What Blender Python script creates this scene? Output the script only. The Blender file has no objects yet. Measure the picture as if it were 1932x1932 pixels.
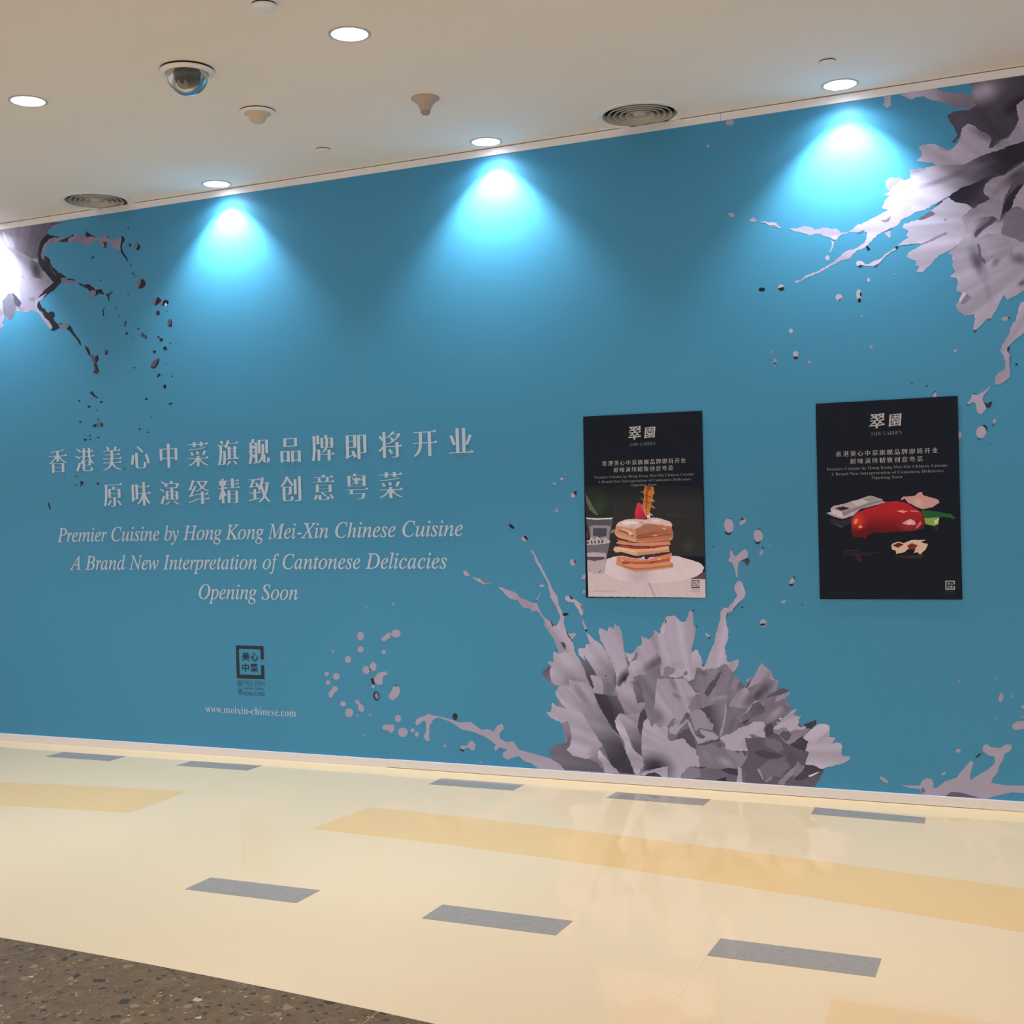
import bpy, bmesh, math, random
from mathutils import Matrix, Vector
from mathutils.geometry import delaunay_2d_cdt
random.seed(7)
SC = bpy.context.scene
COL = SC.collection
# ------------------------------------------------------------------ camera
H = 3.24                     # ceiling height (m); hoarding face is the plane y = 0, floor z = 0
cam = bpy.data.cameras.new('camera')
cam.sensor_width = 36.0
cam.lens = 2350.13 / 1932 * 36
cam.clip_start = 0.05
co = bpy.data.objects.new('camera', cam); COL.objects.link(co)
fw = Vector((-0.4049168, 0.91425696, -0.01328898)); rt = Vector((0.91410141, 0.40442111, -0.02936285)); up = Vector((0.02147085, 0.02403698, 0.99948048))
m3 = Matrix((rt, up, -fw)).transposed().to_4x4()
m3.translation = (0, -5.86099, 1.45)
co.matrix_world = m3
SC.camera = co
# ------------------------------------------------------------------ world, exposure
wd = bpy.data.worlds.new('world'); SC.world = wd; wd.use_nodes = True
bg = wd.node_tree.nodes['Background']
bg.inputs[0].default_value = (1.0, 0.93, 0.95, 1)
bg.inputs[1].default_value = 0.88
SC.view_settings.view_transform = 'Standard'
SC.view_settings.look = 'None'
SC.view_settings.gamma = 1.0
SC.view_settings.use_curve_mapping = False
SC.view_settings.exposure = 0.0
SC.cycles.use_denoising = True
SC.cycles.max_bounces = 10
SC.cycles.diffuse_bounces = 5
SC.cycles.sample_clamp_indirect = 6.0
WASH, WASH_WIDE, DOWN = 94.0, 13.0, 92.0          # spot powers (W)
COOL = (0.90, 1.0, 0.955); WARM = (1.0, 0.76, 0.48); MILD = (1.0, 0.90, 0.80)

# ------------------------------------------------------------------ helpers
def lin(c):
    c = c / 255.0
    return c / 12.92 if c <= 0.04045 else ((c + 0.055) / 1.055) ** 2.4
def rgb(r, g, b): return (lin(r), lin(g), lin(b), 1.0)

def mat(name, col, rough=0.5, spec=0.5, metal=0.0, emit=None, strength=0, noise=0.0, nscale=8.0, bump=0.0, trans=0.0):
    m = bpy.data.materials.new(name); m.use_nodes = True
    nt = m.node_tree; p = nt.nodes['Principled BSDF']
    p.inputs['Base Color'].default_value = col
    p.inputs['Roughness'].default_value = rough
    p.inputs['Specular IOR Level'].default_value = spec
    p.inputs['Metallic'].default_value = metal
    p.inputs['Transmission Weight'].default_value = trans
    if emit:
        p.inputs['Emission Color'].default_value = emit; p.inputs['Emission Strength'].default_value = strength
    if noise or bump:
        tc = nt.nodes.new('ShaderNodeTexCoord'); n = nt.nodes.new('ShaderNodeTexNoise')
        n.inputs['Scale'].default_value = nscale; n.inputs['Detail'].default_value = 4
        nt.links.new(tc.outputs['Object'], n.inputs['Vector'])
        if noise:
            r = nt.nodes.new('ShaderNodeMapRange'); r.inputs[3].default_value = 1 - noise; r.inputs[4].default_value = 1 + noise
            nt.links.new(n.outputs['Fac'], r.inputs[0])
            mx = nt.nodes.new('ShaderNodeMix'); mx.data_type = 'RGBA'; mx.blend_type = 'MULTIPLY'
            mx.inputs[0].default_value = 1.0; mx.inputs[6].default_value = col
            nt.links.new(r.outputs[0], mx.inputs[7]); nt.links.new(mx.outputs[2], p.inputs['Base Color'])
        if bump:
            b = nt.nodes.new('ShaderNodeBump'); b.inputs['Strength'].default_value = bump; b.inputs['Distance'].default_value = 0.002
            nt.links.new(n.outputs['Fac'], b.inputs['Height']); nt.links.new(b.outputs[0], p.inputs['Normal'])
    return m

def obj(name, bm, material, parent=None, smooth=False):
    me = bpy.data.meshes.new(name)
    if isinstance(bm, tuple): me.from_pydata(bm[0], [], bm[1])
    else:
        bmesh.ops.recalc_face_normals(bm, faces=bm.faces[:]); bm.to_mesh(me); bm.free()
    if material: me.materials.append(material)
    if smooth:
        for f in me.polygons: f.use_smooth = True
    o = bpy.data.objects.new(name, me); COL.objects.link(o)
    if parent: o.parent = parent
    return o
def empty(name, loc=(0, 0, 0)):
    o = bpy.data.objects.new(name, None); o.location = loc; o.empty_display_size = 0.1; COL.objects.link(o); return o
def tag(o, label=None, cat=None, group=None, kind=None):
    for k, v in (('label', label), ('category', cat), ('group', group), ('kind', kind)):
        if v: o[k] = v
    return o
def box(bm, x0, x1, y0, y1, z0, z1, bevel=0):
    r = bmesh.ops.create_cube(bm, size=1.0)['verts']
    bmesh.ops.scale(bm, vec=(x1 - x0, y1 - y0, z1 - z0), verts=r)
    bmesh.ops.translate(bm, vec=((x0 + x1) / 2, (y0 + y1) / 2, (z0 + z1) / 2), verts=r)
    if bevel:
        es = list({e for v in r for e in v.link_edges})
        bmesh.ops.bevel(bm, geom=es, offset=bevel, segments=2, affect='EDGES')
    return bm
def lathe(prof, n=48, close=False):
    """(vertices, faces) of a profile [(r, z)...] turned about the z axis"""
    vs, fs = [], []
    for r, z in prof:
        for i in range(n):
            a = 2 * math.pi * i / n; vs.append((r * math.cos(a), r * math.sin(a), z))
    k = len(prof)
    for j in range(k - 1 + (1 if close else 0)):
        j2 = (j + 1) % k
        for i in range(n):
            i2 = (i + 1) % n
            fs.append((j * n + i, j * n + i2, j2 * n + i2, j2 * n + i))
    return vs, fs
def slab(pts, z0, z1):
    """prism from a plan outline"""
    n = len(pts)
    vs = [(x, y, z0) for x, y in pts] + [(x, y, z1) for x, y in pts]
    fs = [tuple(range(n, 2 * n)), tuple(range(n - 1, -1, -1))] + [(i, (i + 1) % n, n + (i + 1) % n, n + i) for i in range(n)]
    return vs, fs

# ------------------------------------------------------------------ flat print (mural and poster art)
def print_material(name, rough, spec):
    m = bpy.data.materials.new(name); m.use_nodes = True
    nt = m.node_tree; p = nt.nodes['Principled BSDF']
    a = nt.nodes.new('ShaderNodeVertexColor'); a.layer_name = 'ink'
    n = nt.nodes.new('ShaderNodeTexNoise'); n.inputs['Scale'].default_value = 25; n.inputs['Detail'].default_value = 5
    tc = nt.nodes.new('ShaderNodeTexCoord'); nt.links.new(tc.outputs['Object'], n.inputs['Vector'])
    r = nt.nodes.new('ShaderNodeMapRange'); r.inputs[3].default_value = 0.93; r.inputs[4].default_value = 1.07
    nt.links.new(n.outputs['Fac'], r.inputs[0])
    mx = nt.nodes.new('ShaderNodeMix'); mx.data_type = 'RGBA'; mx.blend_type = 'MULTIPLY'; mx.inputs[0].default_value = 1
    nt.links.new(a.outputs['Color'], mx.inputs[6]); nt.links.new(r.outputs[0], mx.inputs[7])
    nt.links.new(mx.outputs[2], p.inputs['Base Color'])
    p.inputs['Roughness'].default_value = rough; p.inputs['Specular IOR Level'].default_value = spec
    return m
def clip(poly, ax, val, keep_less):
    out = []
    n = len(poly)
    for i in range(n):
        a, b = poly[i], poly[(i + 1) % n]
        ia = (a[ax] <= val) == keep_less; ib = (b[ax] <= val) == keep_less
        if ia: out.append(a)
        if ia != ib:
            t = (val - a[ax]) / (b[ax] - a[ax])
            out.append((a[0] + t * (b[0] - a[0]), a[1] + t * (b[1] - a[1])))
    return out
def tri_fill(poly, step):
    n = len(poly)
    pts = [Vector(p) for p in poly]
    if step:
        x0 = min(p[0] for p in poly); x1 = max(p[0] for p in poly); y0 = min(p[1] for p in poly); y1 = max(p[1] for p in poly)
        j = 0; y = y0 + step / 2
        while y < y1:
            x = x0 + (step / 2 if j % 2 else 0)
            while x < x1:
                pts.append(Vector((x, y))); x += step
            y += step * 0.87; j += 1
    v, e, f, *_ = delaunay_2d_cdt(pts, [], [list(range(n))], 1, 1e-6)
    return v, f
def ragged(poly, rn, step, amp):
    """cut a finely toothed edge into an outline"""
    out = []
    for i in range(len(poly)):
        a, b = poly[i], poly[(i + 1) % len(poly)]
        d = math.hypot(b[0] - a[0], b[1] - a[1]); k = int(d / step)
        out.append(a)
        for j in range(1, k):
            t = j / k; o = rn.uniform(-amp, amp)
            out.append((a[0] + (b[0] - a[0]) * t - (b[1] - a[1]) / d * o, a[1] + (b[1] - a[1]) * t + (b[0] - a[0]) / d * o))
    return out
def art_mesh(name, rows, y0, dy, material, parent, rect, fine=0.011, tooth=None, hub=None):
    vs, fs, cs = [], [], []
    rn = random.Random(11)
    for i, (c, fx, poly) in enumerate(rows):
        big = max(p[0] for p in poly) - min(p[0] for p in poly) + max(p[1] for p in poly) - min(p[1] for p in poly)
        if tooth and big > tooth[2]: poly = ragged(poly, rn, tooth[0], tooth[1])
        for ax, val, less in ((0, rect[0], False), (0, rect[1], True), (1, rect[2], False), (1, rect[3], True)):
            poly = clip(poly, ax, val, less)
            if len(poly) < 3: break
        if len(poly) < 3: continue
        folds = hub and big > 0.16
        ph = [(rn.uniform(14, 22), rn.uniform(0, 7)), (rn.uniform(34, 48), rn.uniform(0, 7)), (rn.uniform(60, 85), rn.uniform(0, 7))]
        v, f = tri_fill(poly, fine if (fx or folds) else None)
        b = len(vs); yy = -(y0 + dy * i)
        used = sorted({k for t in f for k in t}); rem = {k: b + q for q, k in enumerate(used)}
        for k in used:
            x, z = v[k]
            cc = list(c)
            for g in fx:
                if g[0] == 'G':
                    _, c2, ax_, ay, bx, by = g
                    dx, dz = bx - ax_, by - ay; t = ((x - ax_) * dx + (z - ay) * dz) / (dx * dx + dz * dz + 1e-9)
                elif g[0] == 'O':
                    _, c2, cx, cz, ux, uz, wx, wz = g
                    p_ = ((x - cx) * ux + (z - cz) * uz) / (ux * ux + uz * uz); q_ = ((x - cx) * wx + (z - cz) * wz) / (wx * wx + wz * wz)
                    t = 1 - math.hypot(p_, q_)
                else:
                    _, c2, cx, cz, r = g
                    t = 1 - math.hypot(x - cx, z - cz) / max(r, 1e-4)
                t = min(1, max(0, t)); t = t * t * (3 - 2 * t)
                cc = [p + (q - p) * t for p, q in zip(cc, c2)]
            if folds:
                an = math.atan2(z - hub[1], x - hub[0]) + 0.25 * math.hypot(x - hub[0], z - hub[1])
                am = min(1.0, math.hypot(x - hub[0], z - hub[1]) / 0.45) ** 2
                m_ = 1 + am * (0.045 * math.sin(an * ph[0][0] + ph[0][1]) + 0.035 * math.sin(an * ph[1][0] + ph[1][1]) + 0.02 * math.sin(an * ph[2][0] + ph[2][1]))
                cc = [q * m_ for q in cc]
            vs.append((x, yy, z)); cs.append(cc)
        for t in f: fs.append(tuple(rem[k] for k in t))
    me = bpy.data.meshes.new(name); me.from_pydata(vs, [], fs)
    at = me.color_attributes.new('ink', 'FLOAT_COLOR', 'POINT')
    flat = []
    for c in cs: flat += [lin(c[0]), lin(c[1]), lin(c[2]), 1.0]
    at.data.foreach_set('color', flat)
    me.materials.append(material)
    o = bpy.data.objects.new(name, me); COL.objects.link(o); o.parent = parent
    return o
def parse_art(text):
    secs, cur = {}, None
    for ln in text.strip().split('\n'):
        if ln[0] == '@': cur = secs.setdefault(ln[1:], []); continue
        c, fx, pts = ln.split('|')
        c = [float(t) for t in c.split('/')]; n = [float(t) / 10000 for t in pts.split()]
        out = []
        for g in fx.split(';'):
            if not g: continue
            t = g.split(','); out.append([t[0], [float(q) for q in t[1].split('/')]] + [float(q) / 1000 for q in t[2:]])
        cur.append((c, out, list(zip(n[::2], n[1::2]))))
    return secs

# ------------------------------------------------------------------ lettering
def serif(s, italic):
    r = ''
    for ch in s:
        if italic and ch == 'h': r += '\U0001D489'
        elif ch.isascii() and ch.isupper(): r += chr((0x1D434 if italic else 0x1D400) + ord(ch) - 65)
        elif ch.isascii() and ch.islower(): r += chr((0x1D44E if italic else 0x1D41A) + ord(ch) - 97)
        else: r += ch
    return r
def outline(s):
    """closed loops of a text in em units"""
    cu = bpy.data.curves.new('tmp', 'FONT'); cu.body = s; cu.size = 1
    o = bpy.data.objects.new('tmp', cu); COL.objects.link(o)
    c = o.to_curve(bpy.context.evaluated_depsgraph_get())
    loops = []
    for sp in c.splines:
        bp = sp.bezier_points; n = len(bp); pts = []
        for i in range(n):
            a, b = bp[i], bp[(i + 1) % n]
            p0, p1, p2, p3 = a.co, a.handle_right, b.handle_left, b.co
            d = (p3 - p0).length
            bend = (p1 - p0).cross(p3 - p0).length + (p2 - p0).cross(p3 - p0).length
            k = 1 if bend < 1e-4 or d < 0.012 else (3 if d < 0.15 else 6)
            for j in range(k):
                t = j / k; q = p0 * (1 - t) ** 3 + p1 * 3 * t * (1 - t) ** 2 + p2 * 3 * t * t * (1 - t) + p3 * t ** 3
                pts.append((q.x, q.y))
        if len(pts) > 2: loops.append(pts)
    o.to_curve_clear(); bpy.data.objects.remove(o); bpy.data.curves.remove(cu)
    return loops
def area(l): return sum(l[i][0] * l[(i + 1) % len(l)][1] - l[(i + 1) % len(l)][0] * l[i][1] for i in range(len(l))) / 2
def restyle(loops, kx, ky, ticks=False):
    """move the outline sideways by kx and up/down by ky along its normal: bold uprights, thin level strokes"""
    if not loops: return [], []
    sg = 1 if area(max(loops, key=lambda l: abs(area(l)))) > 0 else -1
    out, extra = [], []
    for l in loops:
        n = len(l); nor = []
        for i in range(n):
            dx, dy = l[(i + 1) % n][0] - l[i][0], l[(i + 1) % n][1] - l[i][1]; d = math.hypot(dx, dy) or 1e-9
            nor.append((sg * dy / d, -sg * dx / d, d))
        q = []
        for i in range(n):
            a, b = nor[i - 1], nor[i]
            nx = a[0] if abs(a[0]) > abs(b[0]) else b[0]; ny = a[1] if abs(a[1]) > abs(b[1]) else b[1]
            q.append((l[i][0] + kx * nx, l[i][1] + ky * ny))
        out.append(q)
        if ticks:
            for i in range(n):
                a, b, c = nor[i - 1], nor[i], nor[(i + 1) % n]
                if b[0] > 0.97 and 0.04 < b[2] < 0.095 and abs(a[0]) < 0.1 and abs(c[0]) < 0.1 and a[2] > 0.1 and c[2] > 0.1:
                    p, r = q[i], q[(i + 1) % n]; x = p[0]; yt = max(p[1], r[1]); yb = min(p[1], r[1])
                    tk = [(x + 0.03, yb), (x - 0.03, yt + 0.055), (x - 0.13, yt)]
                    extra.append(tk if sg > 0 else tk[::-1])
    return out, extra
def fill(loops):
    """triangles of the area the loops wind around (overlaps merge, holes stay open)"""
    import numpy as np
    pts, ed = [], []
    for l in loops:
        q = [l[0]]
        for p in l[1:]:
            if abs(p[0] - q[-1][0]) + abs(p[1] - q[-1][1]) > 1e-7: q.append(p)
        b = len(pts); n = len(q)
        if n < 3: continue
        pts += [Vector(p) for p in q]; ed += [(b + i, b + (i + 1) % n) for i in range(n)]
    bx = [min(p.x for p in pts), max(p.x for p in pts), min(p.y for p in pts), max(p.y for p in pts)]
    s = max(bx[1] - bx[0], bx[3] - bx[2])
    v, e, f, *_ = delaunay_2d_cdt([(p - Vector((bx[0], bx[2]))) / s for p in pts], ed, [], 0, 1e-7)
    v = [(p.x * s + bx[0], p.y * s + bx[2]) for p in v]
    T = np.array([[v[k] for k in t[:3]] for t in f]).mean(1)
    w = np.zeros(len(f))
    for l in loops:
        A = np.array(l); B = np.roll(A, -1, 0)
        for (x0, y0), (x1, y1) in zip(A, B):
            if y0 == y1: continue
            c = ((y0 <= T[:, 1]) != (y1 <= T[:, 1]))
            side = (x1 - x0) * (T[:, 1] - y0) - (T[:, 0] - x0) * (y1 - y0)
            w += np.where(c & (y1 > y0) & (side > 0), 1, 0) - np.where(c & (y1 < y0) & (side < 0), 1, 0)
    return v, [t for t, k in zip(f, w) if k != 0]
def fill_loops(name, groups, material, parent, y):
    vs, fs = [], []
    for loops in groups:
        v, f = fill(loops); b = len(vs)
        vs += [(p[0], -y, p[1]) for p in v]; fs += [tuple(b + k for k in t) for t in f]
    return obj(name, (vs, fs), material, parent)
def bounds(loops):
    xs = [p[0] for l in loops for p in l]; ys = [p[1] for l in loops for p in l]
    return min(xs), min(ys), max(xs), max(ys)
def mapped(loops, sx, sy, ox, oy): return [[(ox + x * sx, oy + y * sy) for x, y in l] for l in loops]
GL = {}
def song(ch, kx=0.016, ky=-0.019):
    k = (ch, kx, ky)
    if k not in GL: GL[k] = restyle(outline(ch), kx, ky, True)
    return GL[k]
def song_row(text, xa, xz, zc, ex, ez, kx=0.016, ky=-0.019):
    """one row of brush-stroke serif characters, centres spread from xa to xz"""
    out = []
    for i, ch in enumerate(text):
        cx = xa + (xz - xa) * i / (len(text) - 1)
        l, t = song(ch, kx, ky)
        out.append(mapped(l + t, ex, ez, cx - 0.5 * ex, zc - 0.38 * ez))
    return out
def latin(text, italic, x0, x1, base, cap, k=0.0):
    t = serif(text, italic); l = outline(t); thin = set()
    for i, ch in enumerate(t):
        if ch == '\U0001D489': thin.add(len(outline(t[:i])))
    l, _ = restyle(l, k, k)
    for i in thin: l[i] = restyle([l[i]], -0.013, -0.011)[0][0]
    b = bounds(l); sx = (x1 - x0) / (b[2] - b[0]); sy = cap / 0.68
    return [mapped(l, sx, sy, x0 - b[0] * sx, base)]
def boxed(text, bx, k=0.0, ky=None, conv=None):
    l = outline(conv(text) if conv else text); l, _ = restyle(l, k, k if ky is None else ky)
    b = bounds(l); sx = (bx[2] - bx[0]) / (b[2] - b[0]); sy = (bx[3] - bx[1]) / (b[3] - b[1])
    return mapped(l, sx, sy, bx[0] - b[0] * sx, bx[1] - b[1] * sy)
def words(name, pairs, material, parent, y):
    return fill_loops(name, [g for p in pairs for g in p], material, parent, y)
def tiny_print(rows, seed):
    """print too small to read: rows of little strokes (x0, x1, z, height)"""
    rn = random.Random(seed); out = []
    for x0, x1, z, h in rows:
        x = x0
        while x < x1:
            w = h * rn.uniform(0.3, 0.8); hh = h * rn.uniform(0.6, 1.0)
            t = h * 0.16
            out.append([(x, z), (x + t, z), (x + t, z + hh), (x, z + hh)])
            zz = z + hh * rn.choice((0, 0.45, 0.84))
            out.append([(x + t * 1.1, zz), (x + w, zz), (x + w, zz + t), (x + t * 1.1, zz + t)])
            x += w + h * 0.28
    return [[q] for q in out]

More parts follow.
